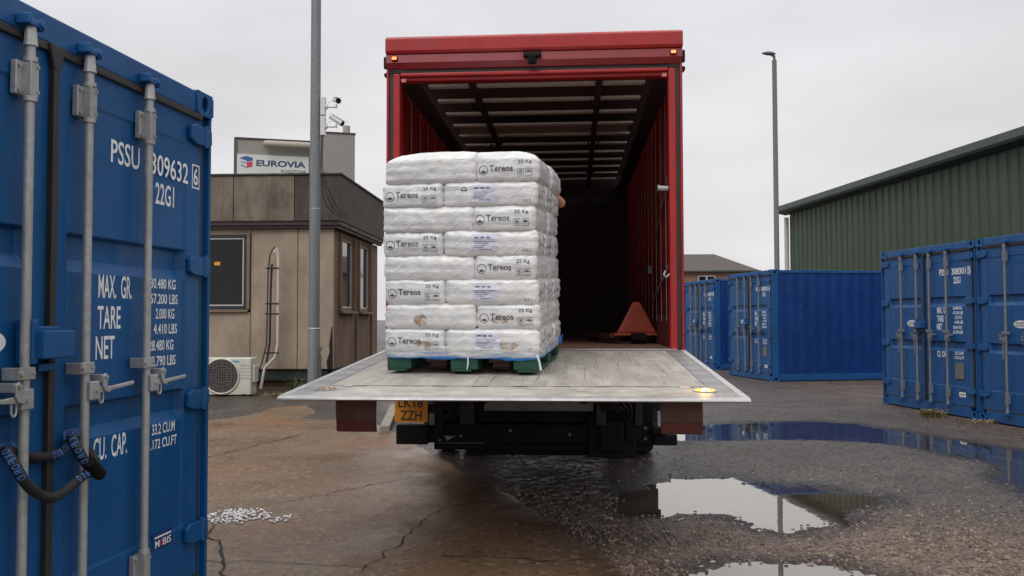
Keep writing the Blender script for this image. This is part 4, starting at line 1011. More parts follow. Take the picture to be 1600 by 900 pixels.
for L in range(8):                 # 0 = top
    zc = ZB + (7-L)*LH + LH/2
    even = (L % 2 == 1)            # short ends on the left of the front
    lay = ordn[L]+' layer'
    jx = (.010, -.004, -.012, -.010, -.008, .0, .002, .0)[L]
    cols = []
    if even: cols = [(-.30, .4, [(-.3, .6), (.3, .6)], 'left'), (.20, .6, [(-.4, .4), (0, .4), (.4, .4)], 'right')]
    else: cols = [(-.20, .6, [(-.4, .4), (0, .4), (.4, .4)], 'left'), (.30, .4, [(-.3, .6), (.3, .6)], 'right')]
    for (cx, w, rows, sidew) in cols:
        for ri, (cy, dd) in enumerate(rows):
            pos = 'front' if ri == 0 else ('rear' if ri == len(rows)-1 else 'middle')
            seed = L*13+ri*5+(3 if sidew == 'left' else 0)
            vs, fs = bag_mesh(w+.008, dd+.008, LH+.011, seed, dome=.036 if L == 0 else 0, out=-1 if sidew == 'left' else 1)
            me = bpy.data.meshes.new('bag'); me.from_pydata(vs, [], fs); me.polygons.foreach_set('use_smooth', [True]*len(fs))
            bm = bmesh.new(); bm.from_mesh(me); bmesh.ops.recalc_face_normals(bm, faces=bm.faces); bm.to_mesh(me); bm.free()
            me.materials.append(M['bag'])
            o = bpy.data.objects.new('bag', me); C.objects.link(o)
            dx, dy = jx+rnd.uniform(-.004, .004), rnd.uniform(-.006, .004)
            o.matrix_world = Mst @ Matrix.Translation((cx+dx, cy+dy, zc)) @ Matrix.Rotation(rnd.uniform(-.014, .014), 4, 'Z') @ Matrix.Rotation(rnd.uniform(-.012, .012), 4, 'Y')
            lead = 'printed white bag end' if w < .5 else 'white bag lying lengthwise'
            if pos == 'front' and w > .5 and even: lead = 'white bag with pale paper label'
            tag(o, f'{lead}, {pos} {sidew} of the {lay} of the pallet stack', 'bag', 'white 25 kg bags stacked on the pallet')
            if pos == 'front' or sidew == 'right':
                bv = BVHTree.FromPolygons([v[:] for v in vs], fs)
                def wrapf(x, z, bv=bv, dd=dd):
                    h = bv.ray_cast(Vector((x, -1, z)), Vector((0, 1, 0))); return h[0].y if h[0] else None
                if pos == 'front' and w < .5:
                    p = Print(); jj = rnd.uniform(-.008, .012); logo(p, -.150, -.006, .031); p.text('Tereos', -.110, .040, -.016, .024, .012)
                    faded = L in (0,); mat = M['print_grey']
                    p.build('brand_print', mat, o, y=-dd/2, wrap=wrapf)
                    p = Print(); p.text('25 Kg', .072, .160, .026, .054, .012); icons(p, .068, -.050, .048)
                    p.build('weight_print', M['print_faded'] if L in (0, 1, 7) else M['print_grey'], o, y=-dd/2, wrap=wrapf)
                if pos == 'front' and w > .5 and even:
                    p = Print().rect(-.115, .055, -.050, .058); lb_ = p.build('paper_label', M['label'], o, y=-dd/2, wrap=wrapf)
                    p = Print(); x = -.10
                    for wd in (.03, .025, .022): p.rect(x, x+wd, .034, .042); x += wd+.012
                    for i, ln in enumerate((.13, .09, .075, .06, .08)):
                        x = -.10+(.03 if i == 4 else 0); e_ = x+ln
                        while x < e_: q = rnd.uniform(.004, .011); p.rect(x, x+q, .010-i*.0125, .0145-i*.0125); x += q+.0035
                    p.build('label_print', M['print_grey'], lb_, y=-dd/2, wrap=wrapf, off=.0032)
                    p = Print()
                    for x in (.215, .228, .241, .257): p.rect(x, x+.004, -.055, -.035)
                    p.build('batch_print', M['print_grey'], o, y=-dd/2, wrap=wrapf)
                if L == 1 and pos == 'front' and sidew == 'right':
                    p = Print(); a = [(-.165+.022*math.cos(math.pi/2+2*math.pi*k/3), .034+.022*math.sin(math.pi/2+2*math.pi*k/3)) for k in range(3)]
                    for k in range(3):
                        A1, B1 = Vector(a[k]), Vector(a[(k+1) % 3]); t_ = (B1-A1).normalized(); nn_ = Vector((-t_.y, t_.x))*.0028
                        p.poly([tuple(A1+nn_), tuple(B1+nn_), tuple(B1-nn_), tuple(A1-nn_)])
                    p.build('recycling_print', M['print_black'], o, y=-dd/2, wrap=wrapf)
                if pos == 'front' and L in (6, 7):
                    p = Print(); cxs = {(6, 'left'): (-.06, .045, .04), (6, 'right'): (-.05, .06, .022), (7, 'left'): (.06, .06, .022), (7, 'right'): (.10, .07, .03)}[(L, sidew)]
                    n = 22; p.poly([(cxs[0]+cxs[1]*math.cos(2*math.pi*k/n)*(1+.35*noise.noise(Vector((k*.9, L, 1)))), -.02+cxs[2]*math.sin(2*math.pi*k/n)*(1+.35*noise.noise(Vector((k*.9, L, 5))))) for k in range(n)])
                    mm = NT('bag_stain'); mm.col((.36, .21, .09)); mm.rough(.5); mm.L(mm.mr(mm.noise(24, 7, .75), .36, .64, 0, .8), mm.p.inputs['Alpha'])
                    p.build('stain', mm.m, o, y=-dd/2, wrap=wrapf, off=.0010)
            if sidew == 'right' and pos != 'front' or (sidew == 'right'):
                # side prints facing +x
                def wrapx(y_, z, bv=bv, w=w):
                    h = bv.ray_cast(Vector((1, y_, z)), Vector((-1, 0, 0))); return -h[0].x if h[0] else None
                MX = Matrix(((0, -1, 0, 0), (1, 0, 0, 0), (0, 0, 1, 0), (0, 0, 0, 1)))
                if w > .5:
                    p = Print(); logo(p, -.14, -.005, .028); p.text('Tereos', -.10, .04, -.018, .018, .005); p.text('25 Kg', .07, .14, .02, .045, 0)
                    p.build('brand_print', M['print_faded'], o, y=-w/2, wrap=wrapx, M4=MX)
# blue sheet and film skirt round the pallet deck
def skirt(name, mat, z0, z1, off, label, seed, amp=.012, sag=.02, part=None, x_from=None):
    n = 150; vs = []; per = [(-.5, .60), (-.5, -.60), (.5, -.60), (.5, .60)]
    path = []
    for (a, b) in zip(per[:-1], per[1:]):
        L_ = math.dist(a, b); m_ = int(L_/.02)
        for k in range(m_): path.append((a[0]+(b[0]-a[0])*k/m_, a[1]+(b[1]-a[1])*k/m_))
    path.append(per[-1])
    for i, (x, y) in enumerate(path):
        rx = max(-.46, min(.46, x)); ry = max(-.56, min(.60, y)); d = Vector((x-rx, y-ry)); 
        if d.length > 0: d = d.normalized()
        q = Vector((rx, ry))+d*(.042+off)
        zb = z0 - sag*abs(noise.noise(Vector((x*4+seed, y*4, 1)))) - .006*noise.noise(Vector((x*25, y*25, seed)))
        for j in range(5):
            t = j/4; z = zb+(z1-zb)*t; w_ = amp*noise.noise(Vector((x*9+seed, y*9, z*20)))
            vs.append((q.x+d.x*w_, q.y+d.y*w_, z))
    fs = [(i*5+j, i*5+j+1, (i+1)*5+j+1, (i+1)*5+j) for i in range(len(path)-1) for j in range(4)]
    o = MB().add(vs, fs, True).build(name, mat, recalc=False); o.matrix_world = Mst; md = o.modifiers.new('s', 'SOLIDIFY'); md.thickness = .0012
    return o
o = skirt('slip_sheet', M['slip'], .100, .142, .000, '', 2, .006, .025); tag(o, 'blue plastic sheet between the bags and the green pallet', 'sheet')
g = MB().add([(.505, .10, .128), (.515, .62, .10), (.522, .625, .17), (.508, .2, .14), (.500, .10, .128)][:4], [(0, 1, 2, 3)]).build('corner_flap', M['slip'], o, recalc=False)
o2 = skirt('stretch_film', M['film'], .112, .178, .010, '', 5, .012, .018); tag(o2, 'clear stretch film wrapped round the base of the bag stack', 'stretch film')
g = MB().tube([(.496, -.63, .13), (.515, -.64, .09), (.525, -.645, .035)], [.008, .006, .008], 6).tube([(.05, -.615, .12), (.052, -.62, .07), (.045, -.62, .03)], [.004, .006, .003], 6)
g.build('loose_tail', simple('film_white', (.7, .72, .74), .3), o2)
p = MB().box(.528, .5305, -.02, .012, .70, .90).build('paper_label', M['label']); p.matrix_world = Mst
tag(p, 'narrow white label strip upright on the right side of the bag stack', 'label')

# second pallet truck inside the lorry
pj = empty('pallet_truck', (0, 0, 0), 0, 'red pallet truck with triangular plate parked inside the lorry by the right curtain', 'pallet truck', 'pallet trucks')
pj.location = (1.285, 8.93, ZF+.002); pj.rotation_euler = (0, 0, R(8))
MB().prism([(-.205, .115), (.205, .115), (.035, .43), (-.035, .43)], 'y', -.05, .0).build('front_plate', M['pj_red'], pj, bevel=.01)
for x in (-.19, .19):
    MB().box(x-.08, x+.08, .02, 1.22, .055, .100).build('fork', M['pj_dark'], pj, bevel=.01)
    MB().tube([(x-.05, 1.1, .040), (x+.05, 1.1, .040)], .038, 16).build('roller', M['black'], pj)
MB().box(-.24, .24, -.055, .06, .085, .112).build('plate_foot', M['pj_red'], pj, bevel=.004)
MB().tube([(-.07, -.09, .056), (.07, -.09, .056)], .054, 20).build('steer_wheel', M['black'], pj)

# ================================================================== PERSON behind the stack
def skin_body(name, J, E, mat, parent=None, sub=2, root=0):
    me = bpy.data.meshes.new(name); me.from_pydata([j[0] for j in J], [], E); o = bpy.data.objects.new(name, me); C.objects.link(o)
    o.modifiers.new('skin', 'SKIN'); me.skin_vertices.new(name='') if not me.skin_vertices else None
    for i, j in enumerate(J):
        r = j[1]; me.skin_vertices[0].data[i].radius = (r, r) if isinstance(r, (int, float)) else r
    me.skin_vertices[0].data[root].use_root = True
    s = o.modifiers.new('sub', 'SUBSURF'); s.levels = sub; s.render_levels = sub
    bpy.context.view_layer.update()
    dg = bpy.context.evaluated_depsgraph_get(); m2 = bpy.data.meshes.new_from_object(o.evaluated_get(dg)); bpy.data.objects.remove(o)
    m2.materials.clear(); m2.materials.append(mat); m2.polygons.foreach_set('use_smooth', [True]*len(m2.polygons))
    o = bpy.data.objects.new(name, m2); C.objects.link(o)
    if parent: o.parent = parent
    return o
# body frame: x right (as the camera sees it), y away, z up from the soles; faces the camera side (-y), pushing the stack
J = [((0, .20, .86), (.15, .11)), ((0, .16, 1.02), (.15, .105)), ((0, .10, 1.20), (.175, .115)), ((0, .07, 1.32), (.12, .09)), ((0, .04, 1.39), .052), ((0, .01, 1.45), .055),
     ((-.17, .08, 1.30), .065), ((-.30, .09, 1.20), .05), ((-.27, -.10, 1.23), .038), ((-.24, -.17, 1.26), .030),
     ((.17, .08, 1.30), .065), ((.285, .06, 1.225), .046), ((.345, .03, 1.195), .038), ((.285, -.10, 1.23), .034), ((.24, -.17, 1.25), .030),
     ((-.10, .22, .80), .095), ((-.12, .27, .45), .062), ((-.12, .42, .09), .042), ((-.12, .32, .045), .042), ((-.12, .26, .04), .035),
     ((.10, .22, .80), .095), ((.12, .20, .45), .062), ((.12, .30, .09), .042), ((.12, .20, .045), .042), ((.12, .14, .04), .035)]
E_ = [(0, 1), (1, 2), (2, 3), (3, 4), (4, 5), (2, 6), (6, 7), (7, 8), (8, 9), (2, 10), (10, 11), (11, 12), (12, 13), (13, 14), (0, 15), (15, 16), (16, 17), (17, 18), (18, 19), (0, 20), (20, 21), (21, 22), (22, 23), (23, 24)]
per = skin_body('person', J, E_, M['skin'])
per.location = (.068, 6.90, lz(-.27)+.01)
tag(per, 'person in dark clothes pushing the bag stack, only a bare elbow showing', 'person')
# head with face
bm = bmesh.new(); bmesh.ops.create_uvsphere(bm, u_segments=28, v_segments=20, radius=1)
for v in bm.verts:
    x, y, z = v.co; v.co = Vector((x*.074, y*.093, z*.112))
    if z < -.2: v.co.x *= 1-.25*(-z-.2); v.co.y += -.012*(-z-.2)
    if y < -.85 and abs(x) < .22 and -.35 < z < .1: v.co.y -= .018
    if y < -.7 and .05 < z < .3 and .2 < abs(x) < .55: v.co.y += .008
for s in (-1, 1):
    bmesh.ops.create_uvsphere(bm, u_segments=10, v_segments=8, radius=.02, matrix=Matrix.Translation((s*.076, .005, -.005)) @ Matrix.Diagonal((.4, .9, 1.5, 1)))
me = bpy.data.meshes.new('head'); bm.to_mesh(me); bm.free(); me.polygons.foreach_set('use_smooth', [True]*len(me.polygons)); me.materials.append(M['skin'])
hd = bpy.data.objects.new('head', me); C.objects.link(hd); hd.parent = per; hd.location = (0, -.01, 1.475); hd.rotation_euler = (R(18), 0, 0)
g = MB()
for s in (-1, 1): g.disc((s*.028, -.082, .012), .010, 'y', -.006, 10)
g.build('eyes', M['print_black'], hd)
MB().box(-.022, .022, -.098, -.085, -.055, -.048).build('mouth', simple('lip', (.3, .1, .08), .5), hd, bevel=.002)
bm = bmesh.new(); bmesh.ops.create_uvsphere(bm, u_segments=24, v_segments=16, radius=1)
bmesh.ops.delete(bm, geom=[v for v in bm.verts if v.co.z < (.25 if v.co.y < -.3 else -.35)], context='VERTS')
for v in bm.verts: v.co = Vector((v.co.x*.080, v.co.y*.100+.002, v.co.z*.118+.003))
me = bpy.data.meshes.new('hair'); bm.to_mesh(me); bm.free(); me.polygons.foreach_set('use_smooth', [True]*len(me.polygons)); me.materials.append(M['hair'])
hr = bpy.data.objects.new('hair', me); C.objects.link(hr); hr.parent = hd
# hands with five fingers, palms against the bags
for s, wr in ((-1, Vector((-.24, -.17, 1.26))), (1, Vector((.24, -.17, 1.25)))):
    JJ = [(wr, .028), (wr+Vector((0, -.015, .05)), (.034, .018)), (wr+Vector((0, -.02, .085)), (.036, .016))]; EE = [(0, 1), (1, 2)]
    for k, (fx, fl) in enumerate(((-.030, .062), (-.010, .074), (.010, .070), (.028, .055))):
        b = len(JJ); JJ += [(wr+Vector((fx, -.020, .10)), .0095), (wr+Vector((fx*1.15, -.026, .10+fl*.5)), .0085), (wr+Vector((fx*1.2, -.020, .10+fl)), .007)]; EE += [(2, b), (b, b+1), (b+1, b+2)]
    b = len(JJ); JJ += [(wr+Vector((-s*.035, -.02, .045)), .011), (wr+Vector((-s*.060, -.024, .075)), .009)]; EE += [(1, b), (b, b+1)]
    skin_body('hand', JJ, EE, M['skin'], per, 1)
# clothes
JT = [((0, .20, .84), (.165, .125)), ((0, .16, 1.02), (.165, .12)), ((0, .10, 1.20), (.188, .13)), ((0, .07, 1.33), (.12, .095)), ((-.17, .08, 1.30), .075), ((-.245, .086, 1.245), .066), ((.17, .08, 1.30), .075), ((.245, .07, 1.24), .064)]
skin_body('shirt', JT, [(0, 1), (1, 2), (2, 3), (2, 4), (4, 5), (2, 6), (6, 7)], M['shirt'], per)
JT = [((0, .21, .90), (.165, .125)), ((-.10, .22, .78), .11), ((-.12, .27, .45), .078), ((-.12, .41, .12), .062), ((.10, .22, .78), .11), ((.12, .20, .45), .078), ((.12, .29, .12), .062)]
skin_body('trousers', JT, [(0, 1), (1, 2), (2, 3), (0, 4), (4, 5), (5, 6)], M['trousers'], per)
for x, y in ((-.12, .34), (.12, .22)):
    skin_body('boot', [((x, y+.08, .12), .058), ((x, y+.07, .05), .052), ((x, y-.05, .045), (.05, .042)), ((x, y-.12, .04), (.045, .036))], [(0, 1), (1, 2), (2, 3)], M['boot'], per)

# ================================================================== OFFICE BUILDING (left)
of = empty('office_building', (-3.41, 17.0, 0), -.05, 'single-storey prefabricated concrete office with stained brown panels and dark fascia', 'building')
OD = 4.4
# fascia panels
xs = [-9.6, -7.7, -5.85, -2.62+.0, -1.0-.0]
xs = [-9.6, -7.6, -5.6, -3.55, -2.17, -.93, 0]
for a, b in zip(xs[:-1], xs[1:]):
    o = B(a+.006, b-.006 if b < 0 else b, 0, .12, 3.42, 4.33).build('fascia_panel', M['fascia'], of, bevel=.01)
    if b == 0: o.data.materials[0] = M['fascia_dark']; o['label'] = 'darker damp fascia panel'
ys = [.122, 1.7, OD]
for a, b in zip(ys[:-1], ys[1:]): B(-.12, 0, a+.004, b-.004, 3.42, 4.33).build('fascia_panel', M['fascia_dark'], of, bevel=.01)
B(-9.6, -.12, .12, OD, 4.1, 4.25).build('roof', M['coping'], of)
g = MB().box(-9.65, .03, -.03, .14, 4.333, 4.375).box(-.14, .03, .142, OD+.03, 4.333, 4.375); g.build('coping', M['coping'], of, bevel=.01)
g = MB().box(-9.6, -.02, .03, .14, 3.34, 3.417).box(-.14, -.02, .145, OD, 3.34, 3.417).box(-9.6, -.06, .07, .15, 3.28, 3.338).box(-.15, -.06, .155, OD, 3.28, 3.338); g.build('soffit_trim', M['brown'], of)
# front wall panels (wall plane y = .16), window opening at x -3.5..-1.98
def wall_panel(x0, x1, z0, z1, mat=None): return B(x0+.005, x1-.005, .16, .26, z0, z1).build('wall_panel', mat or M['conc_wall'], of, bevel=.012)
wall_panel(-9.6, -7.6, .46, 3.278); wall_panel(-7.6, -5.6, .46, 3.278); wall_panel(-5.6, -3.62, .46, 3.278)
wall_panel(-3.62, -1.86, .46, 1.60); wall_panel(-1.86, -1.00+.10, .46, 3.278); wall_panel(-.90, -.17, .46, 3.278)
B(-3.62, -1.865, .165, .25, 3.17, 3.277).build('lintel', M['conc_wall'], of)
w = empty('window', (0, 0, 0)); w.parent = of
bpy.data.objects.remove(w)
fr = MB().box(-3.60, -1.94, .17, .235, 3.10, 3.165).box(-3.60, -1.94, .17, .235, 1.66, 1.73).box(-3.60, -3.53, .17, .235, 1.73, 3.10).box(-2.01, -1.94, .17, .235, 1.73, 3.10).build('window', M['frame_black'], of, bevel=.005)
g = MB().box(-3.525, -2.015, .178, .225, 3.075, 3.098).box(-3.525, -2.015, .178, .225, 1.732, 1.755).box(-2.035, -2.012, .178, .225, 1.756, 3.074).box(-3.528, -3.505, .178, .225, 1.756, 3.074); g.build('window_bead', M['frame_white'], fr)
B(-3.51, -2.03, .195, .205, 1.75, 3.08).build('pane', M['glass'], fr)
B(-2.62, -2.50, .186, .194, 2.55, 2.62).build('window_sticker', simple('orange_sticker', (.75, .33, .02), .5), fr)
g = MB().box(-3.61, -1.90, .10, .168, 1.60, 1.655); g.build('window_surround', M['frame_wood'], fr, bevel=.006); B(-1.935, -1.87, .12, .2, 1.66, 3.18).build('window_surround', M['frame_wood'], fr, bevel=.006)
# side wall (x = -.17 plane) with two windows
def side_panel(y0, y1, z0, z1): return B(-.27, -.17, y0+.004, y1-.004, z0, z1).build('wall_panel', M['side_wall'], of, bevel=.01)
side_panel(.265, OD, .46, 1.62); side_panel(.265, .60, 1.62, 3.278); side_panel(1.80, 2.25, 1.62, 3.278); side_panel(3.42, OD, 1.62, 3.278)
side_panel(.60, 1.80, 3.16, 3.278); side_panel(2.25, 3.42, 3.16, 3.278)
for y0, y1 in ((.60, 1.80), (2.25, 3.42)):
    fr = MB().box(-.25, -.18, y0, y1, 3.09, 3.155).box(-.25, -.18, y0, y1, 1.63, 1.70).box(-.25, -.18, y0, y0+.07, 1.70, 3.09).box(-.25, -.18, y1-.07, y1, 1.70, 3.09).build('window', M['frame_wood'], of, bevel=.004)
    MB().box(-.245, -.19, y0+.07, y1-.07, 1.70, 1.725).box(-.245, -.19, y0+.07, y0+.09, 1.726, 3.09).box(-.245, -.19, y1-.09, y1-.07, 1.726, 3.09).build('window_bead', M['frame_white'], fr)
    B(-.215, -.205, y0+.06, y1-.06, 1.69, 3.10).build('pane', M['glass_side'], fr)
    g = MB().box(-.20, -.05, y0-.04, y1+.04, 1.575, 1.625); g.build('window_sill', M['frame_wood'], fr, bevel=.006)
    for q0, q1 in ((y0-.06, y0-.01), (y1+.01, y1+.06)): B(-.168, -.10, q0, q1, 1.63, 3.2).build('window_surround', M['frame_wood'], fr, bevel=.006)
for y in (1.15+.9, 2.02, 3.6): B(-.168, -.115, y-.03, y+.03, .5, 1.57).build('wall_rib', M['side_wall'], of)
g = MB().box(-9.5, -.30, .22, .34, .24, .45).box(-.36, -.26, .35, OD-.1, .24, .45); g.build('base_beam', M['green_beam'], of)
g = MB().box(-9.4, -.45, .36, .5, -.05, .24).box(-.55, -.45, .5, OD-.1, -.05, .24); g.build('brick_base', M['brick'], of)
MB().prism([(-.175, .46), (-.03-.16, 1.32), (-.205, 1.30), (-.25, .95), (-.24, .80), (-.30, .62), (-.285, .46)], 'y', .150, .158).build('broken_corner', M['dark_hole'], of)
B(-9.5, -.3, OD-.05, OD+.05, .3, 4.2).build('rear_wall', M['side_wall'], of)
# air conditioner
ac = empty('air_conditioner', (-5.14, 16.2, 0), -.03, 'cream outdoor air conditioning unit with round fan grille below the office window', 'air conditioner')
AX0, AX1 = -.72, .28
g = MB().box(AX0, AX1, -.17, .17, .05, .74)
acb = g.build('casing', M['ac'], ac, bevel=.02)
fc = (-.27, -.172, .40)
g = MB()
vs = [(fc[0]+.325*math.cos(2*math.pi*k/40), -.178, fc[2]+.325*math.sin(2*math.pi*k/40)) for k in range(41)]; g.tube(vs, .018, 8, cap=False); g.build('fan_ring', M['ac'], ac)
MB().disc(fc, .315, 'y', -.004, 40).build('fan_opening', simple('fan_shadow', (.04, .032, .028), .7), ac)
g = MB()
for k in range(-6, 7):
    x = k*.048; h_ = math.sqrt(max(0, .31**2-x*x)); g.box(fc[0]+x-.002, fc[0]+x+.002, -.186, -.182, fc[2]-h_, fc[2]+h_); g.box(fc[0]-h_, fc[0]+h_, -.190, -.186, fc[2]+x-.002, fc[2]+x+.002)
for rr_ in (.12, .2, .27): g.tube([(fc[0]+rr_*math.cos(2*math.pi*k/30), -.186, fc[2]+rr_*math.sin(2*math.pi*k/30)) for k in range(31)], .0025, 5, cap=False)
g.build('fan_grille', simple('grille_wire', (.25, .22, .2), .5), ac)
g = MB()
for i in range(5): g.box(.075, .265, -.1745, -.171, .60-i*.06, .605-i*.06)
g.build('louvre', simple('louvre_line', (.3, .29, .25), .5), ac)
Print().rect(-.12, .06, .655, .69).build('badge', M['teal'], ac, y=-.172)
B(.2805, .33, -.10, .12, .28, .60).build('valve_cover', M['ac'], ac, bevel=.01)
g = MB().box(AX0+.1, AX0+.16, -.19, .19, 0, .068).box(AX1-.16, AX1-.1, -.19, .19, 0, .068); g.build('foot', M['black'], ac)
g = MB().tube([(-4.70, 16.95, 2.80), (-4.66, 16.93, 2.86), (-4.62, 16.93, 2.72), (-4.62, 16.94, .95), (-4.66, 16.92, .72), (-4.86, 16.90, .50), (-4.92, 16.85, .1)], .028, 10)
o = g.build('refrigerant_pipe', M['pipe_cream']); tag(o, 'cream pipes and black lagging running down the office wall to the air conditioner', 'pipe')
g = MB().tube([(-4.72, 17.02, 2.90), (-4.78, 16.93, 2.75), (-4.82, 16.94, 2.4), (-4.84, 16.94, .95), (-4.92, 16.92, .62), (-5.0, 16.85, .35)], .014, 8); g.build('thin_pipe', M['brown'], o)
g = MB().tube([(-4.75, 16.95, 2.55), (-4.77, 16.95, 2.0), (-4.78, 16.95, 1.0), (-4.83, 16.92, .6)], .022, 8)
for z in (2.45, 1.75, 1.55, .78): g.box(-4.86, -4.60, 16.90, 16.97, z, z+.03)
g.build('black_lagging', M['pipe_black'], o)

# ================================================================== LEFT POLE + CCTV
def tilt_pole(name, x, y, h, r0, r1, label, dx=0):
    t = empty(name, (x, y, 0), 0, label, 'pole'); return t
P1 = (-3.665, 15.9)
lp = empty('lamp_post', (*P1, 0), 0, 'thick galvanised post in front of the office carrying two cameras', 'post')
MB().tube([(0, 0, -.1), (0, 0, 1.27), (0, 0, 1.30)], [.115, .113, .104], 28).build('base_section', M['galv_pole'], lp)
MB().tube([(0, 0, 1.30), (0, 0, 3.1), (0, 0, 4.0), (0, 0, 10.5)], [.104, .100, .097, .085], 28).build('shaft', M['galv_pole'], lp)
MB().tube([(0, 0, 1.285), (0, 0, 1.300)], [.117, .106], 28).tube([(0, 0, 3.50), (0, 0, 3.52)], .101, 24).build('collar', M['galv'], lp)
MB().tube([(.13, -.02, .0), (.13, -.02, .78), (.11, -.02, .86), (.135, -.02, .90), (.15, -.02, .96)], .015, 8).tube([(.12, -.05, .1), (.12, -.05, .75), (.14, -.06, .93)], .008, 6).build('conduit', M['galv_pole'], lp)
g = MB()
for z in (5.55, 5.33, 5.18, 4.92): g.tube([(0, 0, z), (0, 0, z+.018)], .094, 24)
g.build('strap_band', M['galv'], lp)
for z0, z1 in ((5.26, 5.60), (4.88, 5.24)): B(.10, .19, -.06, .06, z0, z1).build('junction_box', M['cctv'], lp, bevel=.008)
g = MB()
for k in range(3):
    pts = [(.12+.015*k, -.02, 4.88), (.11+.02*k, -.03, 4.3), (.14+.05*k, -.02, 3.9), (.22+.09*k, .1, 3.55+.0*k), (.40+.06*k, .6, 4.38 if 0 else 3.40)]
    g.tube(spline(pts, 6), .006, 5)
g.build('cable', M['black'], lp)
MB().tube([(-.3, 0, 10.45), (.0, 0, 10.5)], .04, 10).box(-.75, -.25, -.12, .12, 10.4, 10.5).build('lamp_head', M['pole_far'], lp, bevel=.03)
def cctv(z, az, el, lab):
    t = empty('security_camera', (P1[0]+.19, P1[1], z), 0, lab, 'camera', 'cameras on the galvanised post')
    MB().tube([(0, 0, 0), (.03, 0, 0)], .045, 14).tube([(.03, 0, 0), (.19, 0, 0)], .018, 10).tube([(.20, 0, -.025), (.20, 0, .05)], .018, 10).build('arm', M['cctv'], t)
    d = Vector((math.cos(az)*math.cos(el), math.sin(az)*math.cos(el), math.sin(el))); c = Vector((.20, 0, .13))
    a, b = c-d*.14, c+d*.16
    MB().tube([a, b], [.048, .056], 18).build('housing', M['cctv'], t)
    MB().tube([b, b+d*.004], .046, 16).tube([b+d*.004, b+d*.008], .02, 12).build('lens', M['black'], t)
    up = Vector((0, 0, 1)); sd2 = d.cross(up).normalized(); uu = sd2.cross(d).normalized()
    g = MB(); q = [a+uu*.062-sd2*.055, a+uu*.062+sd2*.055, b+d*.05+uu*.066+sd2*.055, b+d*.05+uu*.066-sd2*.055]; g.add(q+[v+uu*.006 for v in q], [(0, 1, 2, 3), (7, 6, 5, 4), (0, 4, 5, 1), (1, 5, 6, 2), (2, 6, 7, 3), (3, 7, 4, 0)]); g.build('sunshield', M['cctv'], t)
    MB().tube(spline([(.02, .0, .03), (.07, 0, .09), (.12, 0, .11), tuple(a)], 5), .005, 6).build('cable', M['cctv'], t)
cctv(5.42, R(-65), R(-18), 'upper white bullet camera on the post, lens turned towards the yard')
cctv(5.05, R(-20), R(-32), 'lower white bullet camera on the post, pointing down to the right')

# right lamp post
t = empty('lamp_post', (8.66, 28, 0), R(12), 'tall slim grey street lamp behind the blue container on the right', 'street lamp')
MB().tube([(0, 0, 0), (0, 0, 1.8), (0, 0, 1.85), (0, 0, 9.95)], [.10, .10, .085, .075], 20).build('shaft', M['pole_far'], t)
MB().tube([(0, 0, 9.95), (0, 0, 10.08), (-.12, 0, 10.15)], .045, 12).build('bracket', M['pole_far'], t)
vs = []; n = 20
hm = MB()
for i in range(9):
    u = i/8; x = .02-.46*u; w_ = .10*math.sin(math.pi*min(1, (u*.85+.12)))**.6; hh = .075*math.sin(math.pi*min(1, u*.8+.15))**.7
    for k in range(12): a = 2*math.pi*k/12; vs.append((x, w_*math.cos(a), 10.16+.06*u*0+hh*math.sin(a)*(1.1 if math.sin(a) > 0 else .6)))
hm.add(vs, [(i*12+k, i*12+(k+1) % 12, (i+1)*12+(k+1) % 12, (i+1)*12+k) for i in range(8) for k in range(12)]+[tuple(range(12)), tuple(range(96, 108))], True)
hm.build('lamp_head', simple('lamp_head_grey', (.12, .125, .13), .5), t)

# ================================================================== EUROVIA building
eb = empty('factory_building', (-14.6, 45, 0), .27, 'tall beige clad building behind the office carrying a white company sign', 'building')
B(0, 4.0, 0, 6, 0, 10.98).build('wall', M['clad'], eb)
B(-.04, 4.0, -.05, 6, 10.983, 11.07).build('roof_trim', M['brown'], eb)
B(-.06, .12, -.03, .12, 0, 10.98).build('corner_trim', simple('grey_corner_trim', (.09, .085, .08), .6), eb)
tb = B(4.03, 6.22, -.25, 6, 0, 11.50).build('tower_wall', M['clad'], eb)
B(4.0, 6.26, -.3, 6.05, 11.503, 11.57).build('roof_trim', M['brown'], eb)
MB().tube([(5.82, .5, 11.55), (5.82, .5, 12.1)], .20, 20).build('chimney', M['duct'], eb)
MB().box(4.5, 5.5, .3, .5, 11.57, 11.64).build('roof_vent', M['clad'], eb)
MB().tube([(1.42, -.35, 10.72), (1.47, -.35, 10.72), (1.58, -.35, 10.72), (4.03, -.35, 10.72)], [.08, .15, .19, .19], 20).tube([(3.2, -.35, 10.72), (3.3, -.35, 10.72)], .205, 20).build('duct', M['duct'], eb)
g = MB()
for x in (2.65, 3.45): g.tube([(x, -.2, 10.5), (x, -.1, 10.28)], .02, 6)
g.build('duct_bracket', M['galv'], eb)
sgn = B(.10, 3.78, -.10, -.02, 9.1, 10.17).build('company_sign', M['sign_white'], eb)
Print().text('EUROVIA', 1.08, 3.62, 9.56, 9.90, .035).build('sign_lettering', M['sign_blue'], sgn, y=-.105)
Print().text('ROADSTONE', 2.35, 3.64, 9.27, 9.43, .02).build('sign_small_lettering', M['print_grey'], sgn, y=-.105)
def lg(p): return [(.24+(x-.27)*.93, 9.43+(z-9.10)*.80) for x, z in p]
g = Print()
for p in ([(.27, 9.76), (.62, 9.92), (1.0, 9.78), (.98, 9.70), (.65, 9.60), (.30, 9.72)], [(.64, 9.60), (.64, 9.52), (.98, 9.62), (.98, 9.70)], [(.34, 9.50), (.64, 9.38), (.64, 9.44), (.34, 9.56)], [(.34, 9.26), (.64, 9.12), (.64, 9.19), (.34, 9.33)]): g.poly(lg(p))
